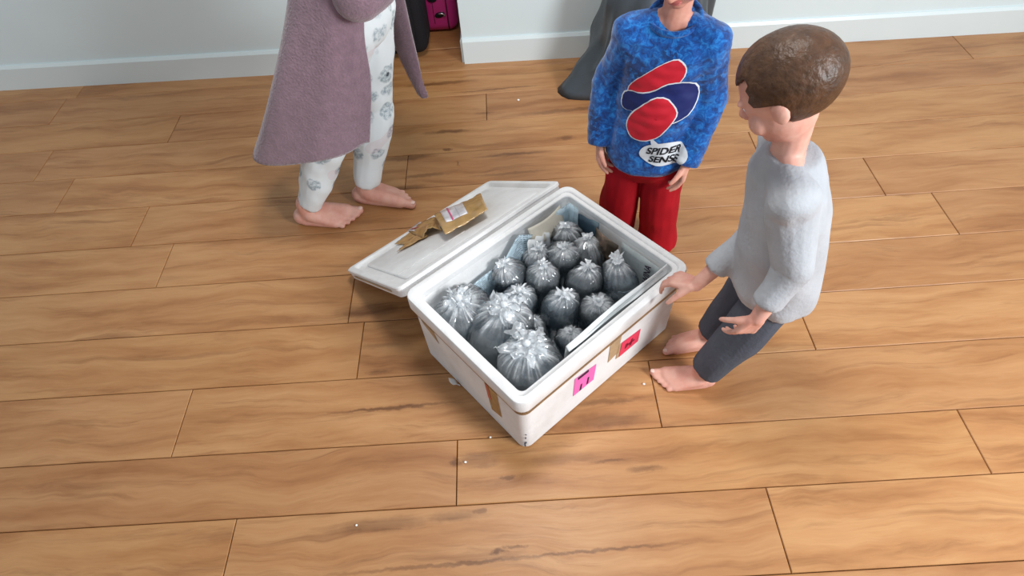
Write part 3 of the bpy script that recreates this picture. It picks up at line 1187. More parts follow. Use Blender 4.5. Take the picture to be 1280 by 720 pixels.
    at = o.data.attributes.new('gather', 'FLOAT', 'POINT')
    at.data.foreach_set('value', [0.75] * len(o.data.vertices))
    b_ = bmesh.new()
    r0 = R * 0.10
    add_loft(b_, [[(kx + r0 * (1 + 0.25 * math.cos(s)) * math.cos(2 * PI * i / 12), ky + r0 * (1 + 0.25 * math.cos(s)) * math.sin(2 * PI * i / 12), kz + r0 * 0.5 * math.sin(s)) for i in range(12)] for s in [2 * PI * k / 8 for k in range(9)]], cap=False)
    add_ball(b_, (kx, ky, kz + r0 * 0.6), r0 * 1.25, None, 2)
    o = build('knot', b_, M['tie'], root)
    at = o.data.attributes.new('gather', 'FLOAT', 'POINT')
    at.data.foreach_set('value', [1.0] * len(o.data.vertices))
    return root


Z0 = 0.036
BAGS = [
    # R, z1, along, across, big, tuft, lean, label
    (0.053, 0.220, 0.507, 0.362, False, 0.9, (0.1, 0.25), 'small tied water bag in the back corner of the box, farthest from the camera'),
    (0.053, 0.212, 0.500, 0.271, False, 0.8, (0.3, 0.2), 'small tied water bag in front of the brown picture page'),
    (0.055, 0.216, 0.437, 0.312, False, 0.7, (-0.1, 0.0), 'small round water bag with smooth flat-topped sheen, in front of the farthest corner bag'),
    (0.051, 0.198, 0.390, 0.366, False, 1.0, (0.1, 0.0), 'small low water bag against the pleated blue newspaper on the left wall'),
    (0.055, 0.216, 0.287, 0.365, False, 0.9, (0.0, 0.3), 'small water bag against the left wall, next to the big corner bag'),
    (0.055, 0.216, 0.343, 0.300, False, 1.0, (0.1, 0.1), 'small water bag in the middle row with knot leaning right'),
    (0.054, 0.212, 0.249, 0.290, False, 1.0, (0.1, 0.2), 'small water bag with tall white knot just right of the cloudy big bag'),
    (0.055, 0.216, 0.417, 0.207, False, 1.1, (0.1, -0.2), 'small water bag with wide ruffled knot, right of the box centre'),
    (0.055, 0.216, 0.490, 0.142, False, 1.2, (0.1, 0.5), 'small water bag in the right corner of the box, in front of the grey newspaper'),
    (0.056, 0.216, 0.312, 0.196, False, 1.2, (0.2, 0.1), 'small water bag at the box centre with star-like creases round its knot'),
    (0.053, 0.206, 0.383, 0.120, False, 0.8, (0.1, 0.2), 'small water bag halfway along the white folded sheet'),
    (0.086, 0.238, 0.112, 0.352, True, 1.0, (0.0, 0.15), 'big water bag with white ruffle filling the left corner of the box'),
    (0.084, 0.246, 0.136, 0.240, True, 1.15, (-0.25, 0.25), 'big cloudy water bag in the middle of the left end with broad white ruffle'),
    (0.086, 0.242, 0.128, 0.112, True, 1.35, (0.05, 0.1), 'big water bag with the widest white ruffle, at the near corner of the box'),
    (0.042, 0.168, 0.274, 0.116, False, 0.6, (0.0, 0.0), 'small low water bag beside the start of the white folded sheet'),
    (0.038, 0.160, 0.238, 0.214, False, 0.8, (0.1, -0.1), 'lowest small dark water bag wedged between the big bags and the centre bags'),
]
for k, (R, z1, a, b, big, tu, ln, lab) in enumerate(BAGS):
    bag(k, R, Z0, z1, a, b, 11 + k * 7, lab, big, tu, ln, water=0.80 if not big else 0.72)

# ------------------------------------------------------------------ crumbs on the floor
for k, (x, y, r, lab) in enumerate(((0.3335, 0.846, 0.0035, 'white foam crumb on the floor just left of the bare toes at right'),
                                    (-0.156, 0.668, 0.0035, 'white foam crumb on the dark board knot left of the box'),
                                    (0.093, 2.204, 0.005, 'white foam crumb on the boards below the white wall'),
                                    (-0.421, 0.533, 0.003, 'white foam crumb near the lower left of the bare boards'),
                                    (-0.090, 0.730, 0.003, 'white foam crumb close to the left end of the box'))):
    bm = bmesh.new()
    vs_ = add_ball(bm, (0, 0, r * 0.75), (r, r * 0.9, r * 0.8), None, 2)
    for v in bm.verts:
        v.co += v.co.normalized() * 0.25 * r * noise.noise(v.co * 500 + V((k, 0, 0)))
    o = build('foam_crumb', bm, M['grain'])
    o.location = (x, y, 0.0)
    tag(o, lab, 'crumb', 'foam crumbs on the floor')
# ------------------------------------------------------------------ luggage by the wall
case = thing('hard_suitcase', 'pink hard-shell suitcase with a silver clasp in the alcove by the wall corner', 'suitcase', (-0.262, 2.878, 0.0), rotz=-0.05)
bm = bmesh.new()
add_box(bm, (-0.012, 0, 0.175), (0.276, 0.176, 0.342), None, 0.045, 6)
build('shell', bm, M['case_pink'], case, angle=1.2)


def yz_ring(x, hy, hz, r, cz=0.175, n=6):
    return [(x, p[0] - hy, p[1] - hz + cz) for p in rrect(0, 0, r, n, 2 * hy, 2 * hz)]


bm = bmesh.new()
add_loft(bm, [yz_ring(0.078, 0.0885, 0.1715, 0.045), yz_ring(0.079, 0.0898, 0.1728, 0.046), yz_ring(0.084, 0.0898, 0.1728, 0.046), yz_ring(0.085, 0.0885, 0.1715, 0.045)])
build('seam', bm, M['case_seam'], case, angle=1.2)
bm = bmesh.new()
add_box(bm, (0.020, -0.0875, 0.175), (0.003, 0.003, 0.25), None, 0.001, 1)
build('moulded_line', bm, M['case_seam'], case)
cl = None
bm = bmesh.new()
add_ball(bm, (0.047, -0.089, 0.092), (0.024, 0.006, 0.013), Matrix.Rotation(-0.25, 3, 'Y'), 3)
cl = build('clasp', bm, M['black'], case)
bm = bmesh.new()
rg = []
for k in range(15):
    a = -0.4 + 2.6 * k / 14
    c_ = V((0.052 + 0.017 * math.cos(a), -0.0955, 0.092 + 0.009 * math.sin(a)))
    r_ = 0.0030 + 0.0010 * math.sin(PI * k / 14)
    rg.append([c_ + V((r_ * math.cos(a) * math.cos(t), r_ * math.sin(t), r_ * math.sin(a) * math.cos(t))) for t in [2 * PI * i / 8 for i in range(8)]])
add_loft(bm, rg)
build('clasp_ring', bm, M['chrome'], cl)
bm = bmesh.new()
add_loft(bm, [[(0.022 + r * math.cos(t), y, 0.178 + r * math.sin(t)) for t in [2 * PI * i / 24 for i in range(24)]] for y, r in ((-0.080, 0.026), (-0.091, 0.026), (-0.094, 0.023))])
build('round_cap', bm, M['black'], case, angle=0.6)
bm = bmesh.new()
add_loft(bm, [[V((0.0 + 0.06 * math.cos(a), 0.0, 0.340 + 0.045 * math.sin(a))) + V((0.008 * math.cos(a) * math.cos(t), 0.010 * math.sin(t), 0.008 * math.sin(a) * math.cos(t))) for t in [2 * PI * i / 10 for i in range(10)]] for a in [PI * k / 14 for k in range(15)]])
build('handle', bm, M['case_seam'], case)

bk = thing('soft_suitcase', 'black fabric suitcase in the alcove, left of the pink suitcase', 'suitcase', (-0.425, 2.68, 0.0), rotz=-0.05)
bm = bmesh.new()
add_box(bm, (0, 0, 0.285), (0.31, 0.20, 0.53), None, 0.045, 5)
build('body', bm, M['black'], bk, angle=1.2)
bm = bmesh.new()
add_box(bm, (0, -0.101, 0.25), (0.22, 0.03, 0.34), None, 0.012, 3)
build('front_pocket', bm, M['black'], bk, angle=1.2)
for sx in (-0.11, 0.11):
    bm = bmesh.new()
    add_loft(bm, [[(sx + x, 0.05 + 0.022 * math.cos(t), 0.0222 + 0.022 * math.sin(t)) for t in [2 * PI * i / 16 for i in range(16)]] for x in (-0.012, 0.012)])
    build('wheel', bm, M['black'], bk, angle=0.6)
bm = bmesh.new()
add_loft(bm, [[V((0.07 * math.cos(a), 0.0, 0.548 + 0.035 * math.sin(a))) + V((0.007 * math.cos(a) * math.cos(t), 0.009 * math.sin(t), 0.007 * math.sin(a) * math.cos(t))) for t in [2 * PI * i / 10 for i in range(10)]] for a in [PI * k / 12 for k in range(13)]])
build('handle', bm, M['black'], bk)

gb = thing('plastic_sack', 'slumped dark grey plastic sack against the white wall, behind the child in the blue top', 'bag', (0.63, 2.27, 0.0))
bm = bmesh.new()
rings = []
NR, NA = 26, 60
for j in range(NR + 1):
    t = j / NR
    z = 0.60 * t
    rx = 0.245 * (1 - 0.50 * t ** 1.6) * min(1, (1.02 - t) / 0.25) ** 0.5
    rg = []
    for i in range(NA):
        a = 2 * PI * i / NA
        fold = 0.10 * math.sin(7 * a + 3 * t) * (0.4 + 0.6 * (1 - t)) + 0.06 * math.sin(13 * a - 5 * t)
        corner = 0.62 * max(0, math.cos(a - 3.30)) ** 24 * max(0, 1 - t / 0.30)
        r = rx * (1 + fold * 0.55) * (1 + corner)
        x, y = r * math.cos(a), 0.80 * r * math.sin(a)
        nn = noise.noise(V((x * 9, y * 9, z * 7)))
        rg.append((x * (1 + 0.12 * nn) + 0.02 * t, y * (1 + 0.10 * nn), z + 0.02 * nn * t))
    rings.append(rg)
add_loft(bm, rings)
build('sack', bm, M['greybag'], gb)
bm = bmesh.new()
rings = []
for j in range(9):
    t = j / 8
    rings.append([(0.02 + (0.030 + 0.05 * t) * (1 + 0.3 * t * math.sin(6 * a + 2)) * math.cos(a), (0.030 + 0.05 * t) * (1 + 0.3 * t * math.sin(5 * a)) * math.sin(a), 0.585 + 0.09 * t + 0.015 * t * math.sin(4 * a)) for a in [2 * PI * i / 30 for i in range(30)]])
add_loft(bm, rings, cap=False)
build('gathered_neck', bm, M['greybag'], gb)


# ------------------------------------------------------------------ people
def hand(bm, wr, d, n, th, s, curl=(0.3, 0.4, 0.45, 0.5), thumb_in=0.3):
    """palm, four bent fingers of different lengths and a thumb leaving the side of the palm.
    d: towards the fingers, n: the way the palm faces, th: towards the thumb side"""
    wr, d, n, th = V(wr), V(d).normalized(), V(n), V(th)
    th = (th - d * th.dot(d)).normalized()
    n2 = d.cross(th)
    if n2.dot(n) < 0:
        n2 = -n2
    n = n2
    for i in range(4):
        b0 = wr + d * 0.008 * s + th * (0.010 - 0.007 * i) * s
        ln = (0.052, 0.055, 0.052, 0.047)[i] * s
        b1 = wr + d * ln + th * (0.0185 - 0.0122 * i) * s - n * (0.002 if i in (0, 3) else 0.0) * s
        add_limb(bm, b0, 0.0115 * s, b1, 0.0080 * s, n=10)
        a = 0.10
        p = b1
        k = (0.93, 1.04, 0.97, 0.78)[i]
        sp = (0.10, 0.03, -0.05, -0.14)[i]
        for L_, r0, r1, f in ((0.0235, 0.0068, 0.0062, 0.9), (0.0155, 0.0062, 0.0056, 1.1), (0.0125, 0.0056, 0.0047, 0.8)):
            a += curl[i] * f
            dd = (d * math.cos(a) + n * math.sin(a) + th * sp).normalized()
            q = p + dd * L_ * k * s
            add_limb(bm, p, r0 * s, q, r1 * s, n=10)
            p = q
    b0 = wr + d * 0.012 * s + th * 0.012 * s + n * 0.002 * s
    p = b0
    a = 0.0
    for L_, r0, r1 in ((0.026, 0.0105, 0.0085), (0.019, 0.0080, 0.0070), (0.015, 0.0070, 0.0056)):
        dd = (d * (0.66 + a * 0.4) + th * (0.75 - a) + n * (thumb_in + a)).normalized()
        q = p + dd * L_ * s
        add_limb(bm, p, r0 * s, q, r1 * s, n=10)
        p = q
        a += 0.14


def foot(bm, ank, d, m, s):
    """d: toe direction, m: towards the big-toe side; sole at z=0"""
    ank, d, m = V(ank), V(d).normalized(), V(m).normalized()
    g = V((ank.x, ank.y, 0))
    up = V((0, 0, 1))
    add_ball(bm, g - d * 0.020 * s + up * 0.021 * s, V((0.024, 0.024, 0.022)) * s, None, 3)
    add_limb(bm, ank + up * 0.012 * s, 0.025 * s, g + up * 0.026 * s, 0.026 * s)
    tips = []
    for i in range(5):
        o = (0.021 - 0.0105 * i) * s
        fl = (0.088, 0.087, 0.081, 0.074, 0.066)[i] * s
        h = (0.016, 0.0135, 0.0125, 0.0115, 0.0105)[i] * s
        mt_ = g + d * fl + m * o * 1.08 + up * h
        add_limb(bm, g + d * 0.008 * s + m * o * 0.5 + up * 0.034 * s, 0.020 * s, mt_, h * 0.98)
        add_limb(bm, g - d * 0.012 * s + m * o * 0.45 + up * 0.016 * s, 0.016 * s, mt_, h * 0.95)
        tl = (0.030, 0.027, 0.024, 0.021, 0.018)[i] * s
        tr = (0.0108, 0.0075, 0.0070, 0.0066, 0.0064)[i] * s
        tip = g + d * (fl + tl) + m * o * 1.22 + up * tr * 0.95
        add_limb(bm, mt_, tr * 1.05, tip, tr, n=12)
        tips.append((tip, tr))
    return tips


def basis(f, up=(0, 0, 1)):
    f = V(f).normalized()
    u = V(up) - f * V(up).dot(f)
    u.normalize()
    s = f.cross(u)      # the figure's own right
    return f, u, s


def head_geom(bm, c, f, up, h):
    """c: centre of the head, f: the way the face looks, h: half the head's height"""
    f, u, s = basis(f, up)
    c = V(c)
    R3 = Matrix((s, f, u)).transposed()

    def P(x, y, z):
        return c + (s * x + f * y + u * z) * h
    add_ball(bm, P(0, -0.10, 0.22), (0.76 * h, 0.90 * h, 0.78 * h), R3, 3)
    add_ball(bm, P(0, 0.16, -0.30), (0.60 * h, 0.62 * h, 0.66 * h), R3, 3)
    add_ball(bm, P(0, 0.50, -0.74), (0.24 * h, 0.22 * h, 0.20 * h), R3, 2)
    for q in (-1, 1):
        add_ball(bm, P(0.34 * q, 0.48, -0.32), (0.27 * h, 0.24 * h, 0.28 * h), R3, 2)
        add_ball(bm, P(0.28 * q, 0.66, 0.14), (0.24 * h, 0.14 * h, 0.07 * h), R3, 2)
        add_ball(bm, P(0.33 * q, 0.56, -0.02), (0.20 * h, 0.13 * h, 0.16 * h), R3, 2)
        add_ball(bm, P(0.78 * q, -0.10, -0.02), (0.09 * h, 0.17 * h, 0.24 * h), R3, 2)
        add_ball(bm, P(0.10 * q, 0.82, -0.27), (0.09 * h, 0.09 * h, 0.07 * h), R3, 2)
    add_limb(bm, P(0, 0.72, 0.06), 0.07 * h, P(0, 0.90, -0.23), 0.115 * h, n=10)
    return P, R3


def head_bits(parent, P, R3, h, hair, long=False):
    """eyes, lips and hair as parts"""
    for q in (-1, 1):
        b = bmesh.new()
        add_ball(b, P(0.27 * q, 0.655, 0.00), (0.12 * h, 0.10 * h, 0.085 * h), R3, 2)
        e = build('eye', b, M['eye'], parent, world=True)
        b = bmesh.new()
        add_ball(b, P(0.27 * q, 0.732, 0.00), (0.058 * h, 0.030 * h, 0.062 * h), R3, 2)
        build('iris', b, M['iris'], e, world=True)
    b = bmesh.new()
    add_ball(b, P(0, 0.755, -0.50), (0.20 * h, 0.06 * h, 0.04 * h), R3, 2)
    add_ball(b, P(0, 0.745, -0.57), (0.16 * h, 0.06 * h, 0.045 * h), R3, 2)
    build('lips', b, M['lip'], parent, world=True)
    b = bmesh.new()
    add_ball(b, P(0, -0.14, 0.28), (0.84 * h, 0.95 * h, 0.84 * h), R3, 4)
    if long:
        for q in (-1, 0, 1):
            add_limb(b, P(0.5 * q, -0.62, 0.1), 0.36 * h, P(0.42 * q, -0.72, -1.5), 0.20 * h)
    c0 = P(0, 0, 0)
    s = (P(1, 0, 0) - c0) / h
    f = (P(0, 1, 0) - c0) / h
    u = (P(0, 0, 1) - c0) / h
    kill = [v for v in b.verts if (v.co - c0).dot(f) / h > 0.42 - 0.0 and (v.co - c0).dot(u) / h < 0.56 + 0.12 * math.cos((v.co - c0).dot(s) / h * 9)
            or (v.co - c0).dot(f) / h > -0.05 and (v.co - c0).dot(u) / h < 0.10 or (not long and (v.co - c0).dot(u) / h < -0.42)]
    bmesh.ops.delete(b, geom=kill, context='VERTS')
    wrinkle(b, 0.03 * h, 16 / h * 0.1, (1, 1, 0.4))
    bmesh.ops.solidify(b, geom=b.faces[:], thickness=0.05 * h)
    build('hair', b, M[hair], parent, world=True)


def torso(bm, J, s, rx=1.0):
    f, u, r = basis(J['face'], V(J['chest']) - V(J['pelvis']))
    R3 = Matrix((r, f, u)).transposed()
    pe, ch = V(J['pelvis']), V(J['chest'])
    add_ball(bm, pe, (0.088 * s * rx, 0.070 * s, 0.075 * s), R3)
    add_ball(bm, pe.lerp(ch, 0.40), (0.080 * s * rx, 0.068 * s, 0.10 * s), R3)
    add_ball(bm, pe.lerp(ch, 0.72), (0.086 * s * rx, 0.066 * s, 0.10 * s), R3)
    add_ball(bm, ch + u * 0.02 * s, (0.088 * s * rx, 0.060 * s, 0.07 * s), R3)
    for k in 'LR':
        add_limb(bm, ch + u * 0.03 * s, 0.045 * s, J['sh' + k], 0.033 * s)
        add_limb(bm, V(J['neck']), 0.030 * s, J['sh' + k], 0.028 * s)
    add_limb(bm, ch, 0.05 * s, J['neck'], 0.034 * s)


def body(root, J, s, skin, hair, voxel, hands, feet, long=False, hh=None):
    bm = bmesh.new()
    torso(bm, J, s)
    f, u, r = basis(J['hface'], J.get('hup', (0, 0, 1)))
    hh = hh or 0.097 * s
    hc = V(J['head'])
    add_limb(bm, J['neck'], 0.033 * s, hc - u * hh * 0.35 - f * hh * 0.15, 0.032 * s)
    P, R3 = head_geom(bm, hc, f, u, hh)
    for k in 'LR':
        add_limb(bm, J['sh' + k], 0.033 * s, J['el' + k], 0.024 * s)
        add_limb(bm, J['el' + k], 0.0245 * s, J['wr' + k], 0.0165 * s, mid=(0.3, 0.0245 * s))
        add_limb(bm, J['hip' + k], 0.054 * s, J['kn' + k], 0.037 * s)
        add_limb(bm, J['kn' + k], 0.037 * s, J['an' + k], 0.0245 * s, mid=(0.35, 0.037 * s))
    for k in 'LR':
        hand(bm, J['wr' + k], *hands[k])
    tips = {}
    for k in 'LR':
        tips[k] = foot(bm, J['an' + k], *feet[k])
    for v in bm.verts:
        if v.co.z < 0.0015:
            v.co.z = 0.0015
    b2 = fuse(bm, voxel, 3, 0.5)
    for v in b2.verts:
        if v.co.z < 0.0006:
            v.co.z = 0.0006
    o = build('body', b2, M[skin], root, world=True)
    head_bits(o, P, R3, hh, hair, long)
    for k in 'LR':
        tip, tr = tips[k][0]
        d = V(feet[k][0]).normalized()
        b = bmesh.new()
        add_ball(b, tip + d * tr * 0.35 + V((0, 0, tr * 0.80)), (tr * 0.62, tr * 0.62, tr * 0.25), None, 2)
        build('toenail', b, M['p_nail'], o, world=True)
    return o


M['p_nail'] = simple('nail', srgb(232, 196, 182), 0.25)

# ---- the child in the blue top, behind the box
BO = V((0.405, 1.368, 0))
BY = math.radians(-24)
_cb, _sb = math.cos(BY), math.sin(BY)


def B(x, y, z):
    """figure space: faces -y, its right hand on the -x side; it leans a little to its left"""
    x += 0.022 * max(0, z - 0.3) / 0.45
    return V((BO.x + _cb * x - _sb * y, BO.y + _sb * x + _cb * y, z))


def Bd(x, y, z=0):
    return V((_cb * x - _sb * y, _sb * x + _cb * y, z))


boy = thing('person', 'small child in a blue mottled top and red trousers standing behind the box', 'person', BO)
J = dict(pelvis=B(0, 0.0, 0.42), chest=B(0, 0.0, 0.640), neck=B(0, 0.0, 0.760), head=B(0, -0.02, 0.905), face=Bd(0, -1), hface=Bd(-0.15, -0.9, -0.45), hup=(0, 0, 1),
         shL=B(0.092, 0, 0.715), shR=B(-0.092, 0, 0.715), elL=B(0.128, 0.01, 0.565), elR=B(-0.134, 0.005, 0.565), wrL=B(0.112, -0.060, 0.415), wrR=B(-0.126, -0.045, 0.420),
         hipL=B(0.045, 0, 0.41), hipR=B(-0.045, 0, 0.41), knL=B(0.056, -0.005, 0.235), knR=B(-0.056, -0.005, 0.235), anL=B(0.065, 0.035, 0.05), anR=B(-0.062, 0.035, 0.05))
body(boy, J, 1.0, 'skin', 'hair_fair', 0.0034,
     {'L': (Bd(-0.05, -0.1, -1), Bd(-1, 0.2), Bd(0, -1), 1.0, (0.28, 0.33, 0.38, 0.42)), 'R': (Bd(0.10, -0.12, -1), Bd(1, 0.2), Bd(0, -1), 1.0, (0.30, 0.35, 0.4, 0.45))},
     {'L': (Bd(0.25, -1), Bd(-1, -0.25), 1.0), 'R': (Bd(-0.05, -1), Bd(1, -0.05), 1.0)}, hh=0.098)


def ering(cx, cy, z, rx, ry, tilt=0.0, n=40, wav=0.0, ph=0.0, fn=B):
    pts = []
    for i in range(n):
        a = 2 * PI * i / n
        k = 1 + wav * math.sin(5 * a + ph) + wav * 0.6 * math.sin(9 * a + 2 * ph)
        x, y = cx + rx * k * math.cos(a), cy + ry * k * math.sin(a)
        pts.append(fn(x, y, z + tilt * y))
    return pts


bm = bmesh.new()
add_loft(bm, [ering(0, 0, 0.378, 0.116, 0.098, 0.18, wav=0.02), ering(0, 0, 0.392, 0.121, 0.102, 0.18, wav=0.02), ering(0, 0, 0.43, 0.118, 0.100, 0.12, wav=0.015), ering(0, 0, 0.52, 0.108, 0.093), ering(0, 0, 0.62, 0.105, 0.086),
               ering(0, 0, 0.69, 0.112, 0.080), ering(0, 0, 0.725, 0.104, 0.072, 0.1), ering(0, 0, 0.748, 0.080, 0.060, 0.25), ering(0, 0, 0.762, 0.059, 0.051, 0.36)])
for k, q in (('L', 1), ('R', -1)):
    add_limb(bm, B(0.085 * q, 0, 0.706), 0.053, J['el' + k], 0.042)
    add_limb(bm, B(0.045 * q, 0, 0.732), 0.042, B(0.090 * q, 0, 0.712), 0.050)
    wr = V(J['wr' + k])
    el = V(J['el' + k])
    add_limb(bm, el, 0.041, wr + (wr - el).normalized() * 0.008, 0.0335, flat1=True, mid=(0.75, 0.037))
bm = fuse(bm, 0.005, 3, 0.5)
wrinkle(bm, 0.008, 13, (1, 1, 0.8), 3.0)
wrinkle(bm, 0.003, 32, (1, 1, 1.6), 7.0)
shirt = build('top', bm, M['shirt'], boy, world=True)
shirt['label'] = 'blue mottled long-sleeved top'
# cuffs and collar ribs
for k in 'LR':
    wr = V(J['wr' + k])
    el = V(J['el' + k])
    d = (wr - el).normalized()
    bm = bmesh.new()
    add_limb(bm, wr - d * 0.012, 0.0365, wr + d * 0.010, 0.0325, flat0=True, flat1=True, n=24)
    bmesh.ops.bevel(bm, geom=[e for e in bm.edges if len(e.link_faces) == 2 and e.calc_face_angle() > 0.8], offset=0.004, segments=2, affect='EDGES')
    build('cuff', bm, M['shirt'], shirt, world=True, angle=1.2)
bm = bmesh.new()
NC = 40
c0 = ering(0, 0, 0.763, 0.0575, 0.0505, 0.36, NC)
rg = []
cen = B(0, 0, 0.763)
for p_ in c0:
    o_ = (p_ - cen)
    o_.z = 0
    o_.normalize()
    rg.append([p_ + o_ * (0.006 * math.cos(t)) + V((0, 0, 0.008 * math.sin(t))) for t in [2 * PI * i / 10 for i in range(10)]])
rg.append(rg[0])
vr = [[bm.verts.new(p_) for p_ in r] for r in rg[:-1]]
vr.append(vr[0])
for a, b_ in zip(vr[:-1], vr[1:]):
    for i in range(10):
        bm.faces.new((a[i], a[(i + 1) % 10], b_[(i + 1) % 10], b_[i]))
build('collar', bm, M['shirt'], shirt, world=True)
# trousers
bm = bmesh.new()
add_loft(bm, [ering(0, 0, 0.300, 0.070, 0.050), ering(0, 0, 0.34, 0.104, 0.080), ering(0, 0, 0.42, 0.108, 0.086), ering(0, 0, 0.46, 0.098, 0.078)])
for k, q in (('L', 1), ('R', -1)):
    add_limb(bm, B(0.052 * q, 0, 0.39), 0.062, B(0.058 * q, -0.004, 0.235), 0.055)
    add_limb(bm, B(0.058 * q, -0.004, 0.235), 0.055, B(0.070 * q, 0.016, 0.014), 0.060, flat1=True)
bm = fuse(bm, 0.005, 4, 0.5)
wrinkle(bm, 0.010, 12, (1, 1, 0.6), 1.0)
wrinkle(bm, 0.003, 30, (1, 1, 0.5), 4.0)
build('trousers', bm, M['redpants'], boy, world=True)['label'] = 'red trousers'

# flat print on the front of the top
bpy.context.view_layer.update()
_sh = bmesh.new()
_sh.from_mesh(shirt.data)
_sh.transform(Matrix.Translation(BO))
bvh = BVHTree.FromBMesh(_sh)
_sh.free()


def project(bm, lift):
    """lay a flat drawing (x = to the viewer's right, y = up) on the front of the top"""
    for v in bm.verts:
        o_ = B(v.co.x, -0.4, v.co.y)
        hit = bvh.ray_cast(o_, Bd(0, 1))
        if hit[0] is not None:
            v.co = hit[0] + hit[1] * lift
        else:
            v.co = B(v.co.x, -0.05, v.co.y)


def patch(name, pts, mat, lift, parent=shirt, smooth_n=2):
    # Chaikin-rounded outline, filled, cut up finely and laid on the cloth
    P_ = [V((x, y, 0)) for x, y in pts]
    for _ in range(smooth_n):
        Q = []
        for i in range(len(P_)):
            a, b_ = P_[i], P_[(i + 1) % len(P_)]
            Q += [a.lerp(b_, 0.25), a.lerp(b_, 0.75)]
        P_ = Q
    b = bmesh.new()
    f_ = b.faces.new([b.verts.new(p) for p in P_])
    bmesh.ops.triangulate(b, faces=[f_])
    for _ in range(5):
        ed = [e for e in b.edges if e.calc_length() > 0.008]
        if not ed:
            break
        bmesh.ops.subdivide_edges(b, edges=ed, cuts=1)
        bmesh.ops.triangulate(b, faces=b.faces[:])
    project(b, lift)
    return build(name, b, M[mat], parent, world=True)


def grow(pts, d):
    c = V((sum(p[0] for p in pts) / len(pts), sum(p[1] for p in pts) / len(pts)))
    return [((x - c.x) * (1 + d / max(0.01, math.hypot(x - c.x, y - c.y))) + c.x, (y - c.y) * (1 + d / max(0.01, math.hypot(x - c.x, y - c.y))) + c.y) for x, y in pts]


A1 = [(-0.070, 0.585), (-0.066, 0.625), (0.020, 0.705), (0.058, 0.690), (0.052, 0.645), (-0.020, 0.588)]
A2 = [(-0.078, 0.600), (-0.020, 0.606), (0.030, 0.650), (0.092, 0.640), (0.094, 0.552), (0.030, 0.532), (-0.030, 0.556), (-0.082, 0.540)]
A3 = [(-0.040, 0.560), (0.012, 0.618), (0.062, 0.570), (0.046, 0.528), (0.020, 0.486), (-0.034, 0.478), (-0.060, 0.510)]
for nm, A, m_, l in (('printed_patch', A1, 'p_red', 0.0022), ('printed_patch', A3, 'p_red', 0.0046), ('printed_patch', A2, 'p_navy', 0.0034)):
    patch('printed_outline', grow(A, 0.0035), 'p_white', l - 0.0006)
    patch(nm, A, m_, l)
bub = patch('speech_bubble', [(0.050 + 0.062 * math.cos(a), 0.442 + 0.036 * math.sin(a)) for a in [2 * PI * i / 20 for i in range(20)]], 'p_white', 0.0024, smooth_n=1)
patch('bubble_tail', [(0.016, 0.468), (0.006, 0.494), (0.034, 0.474)], 'p_white', 0.0024, bub, 0)
for s_, x_, y_, sz in (('SPIDER', 0.048, 0.4525, 0.0270), ('SENSE', 0.053, 0.4270, 0.0270)):
    b = text_bm(s_, sz, 0.0, 0.0008)
    bmesh.ops.triangulate(b, faces=b.faces[:])
    for v in b.verts:
        v.co.x += 0.22 * v.co.y
        v.co = Matrix.Rotation(0.06, 3, 'Z') @ v.co + V((x_, y_, 0))
    for _ in range(3):
        ed = [e for e in b.edges if e.calc_length() > 0.008]
        if ed:
            bmesh.ops.subdivide_edges(b, edges=ed, cuts=1)
            bmesh.ops.triangulate(b, faces=b.faces[:])
    project(b, 0.0036)
    build('lettering', b, M['p_black'], bub, world=True, smooth=False)

# ---- the person in the mauve robe, at the left
GO = V((-0.47, 1.66, 0))
girl = thing('person', 'barefoot person in a long mauve fleece robe and white patterned trousers', 'person', GO)
J = dict(pelvis=V((-0.36, 1.655, 0.69)), chest=V((-0.315, 1.645, 0.92)), neck=V((-0.275, 1.64, 1.045)), head=V((-0.215, 1.625, 1.195)), face=V((1, -0.12, -0.1)), hface=V((0.8, -0.2, -0.6)),
         shL=V((-0.285, 1.765, 0.995)), shR=V((-0.315, 1.515, 0.995)), elL=V((-0.235, 1.80, 0.83)), elR=V((-0.30, 1.475, 0.82)), wrL=V((-0.13, 1.69, 0.88)), wrR=V((-0.155, 1.575, 0.865)),
         hipL=V((-0.335, 1.715, 0.68)), hipR=V((-0.375, 1.595, 0.68)), knL=V((-0.375, 1.705, 0.355)), knR=V((-0.50, 1.605, 0.37)), anL=V((-0.475, 1.683, 0.066)), anR=V((-0.668, 1.600, 0.066)))
body(girl, J, 1.30, 'skin2', 'hair', 0.0040,
     {'L': (V((0.2, -1, 0.1)), V((-1, 0, 0.2)), V((0, 0, 1)), 1.25, (0.3, 0.3, 0.35, 0.4)), 'R': (V((0.2, 1, 0.1)), V((-1, 0, 0.2)), V((0, 0, 1)), 1.25, (0.3, 0.3, 0.35, 0.4))},
     {'L': (V((1, -0.16, 0)), V((-0.16, -1, 0)), 1.36), 'R': (V((1, -0.10, 0)), V((0.1, 1, 0)), 1.36)}, long=True, hh=0.108)
bm = bmesh.new()
for k in 'LR':
    hip, kn, an = V(J['hip' + k]), V(J['kn' + k]), V(J['an' + k])
    add_limb(bm, hip, 0.082, kn, 0.054)
    e = an + (kn - an).normalized() * 0.018
    add_limb(bm, kn, 0.060, e, 0.045, flat1=True, mid=(0.4, 0.060))
add_ball(bm, J['pelvis'], (0.10, 0.125, 0.09))
bm = fuse(bm, 0.006, 4, 0.5)
wrinkle(bm, 0.010, 11, (1, 1, 0.7), 2.0)
wrinkle(bm, 0.004, 26, (1, 1, 0.6), 5.0)
build('trousers', bm, M['print'], girl, world=True)['label'] = 'white trousers printed with grey-blue round motifs'
bm = bmesh.new()      # pyjama top under the robe
_f, _u, _r = basis(J['face'], J['chest'] - J['pelvis'])
_R3 = Matrix((_r, _f, _u)).transposed()
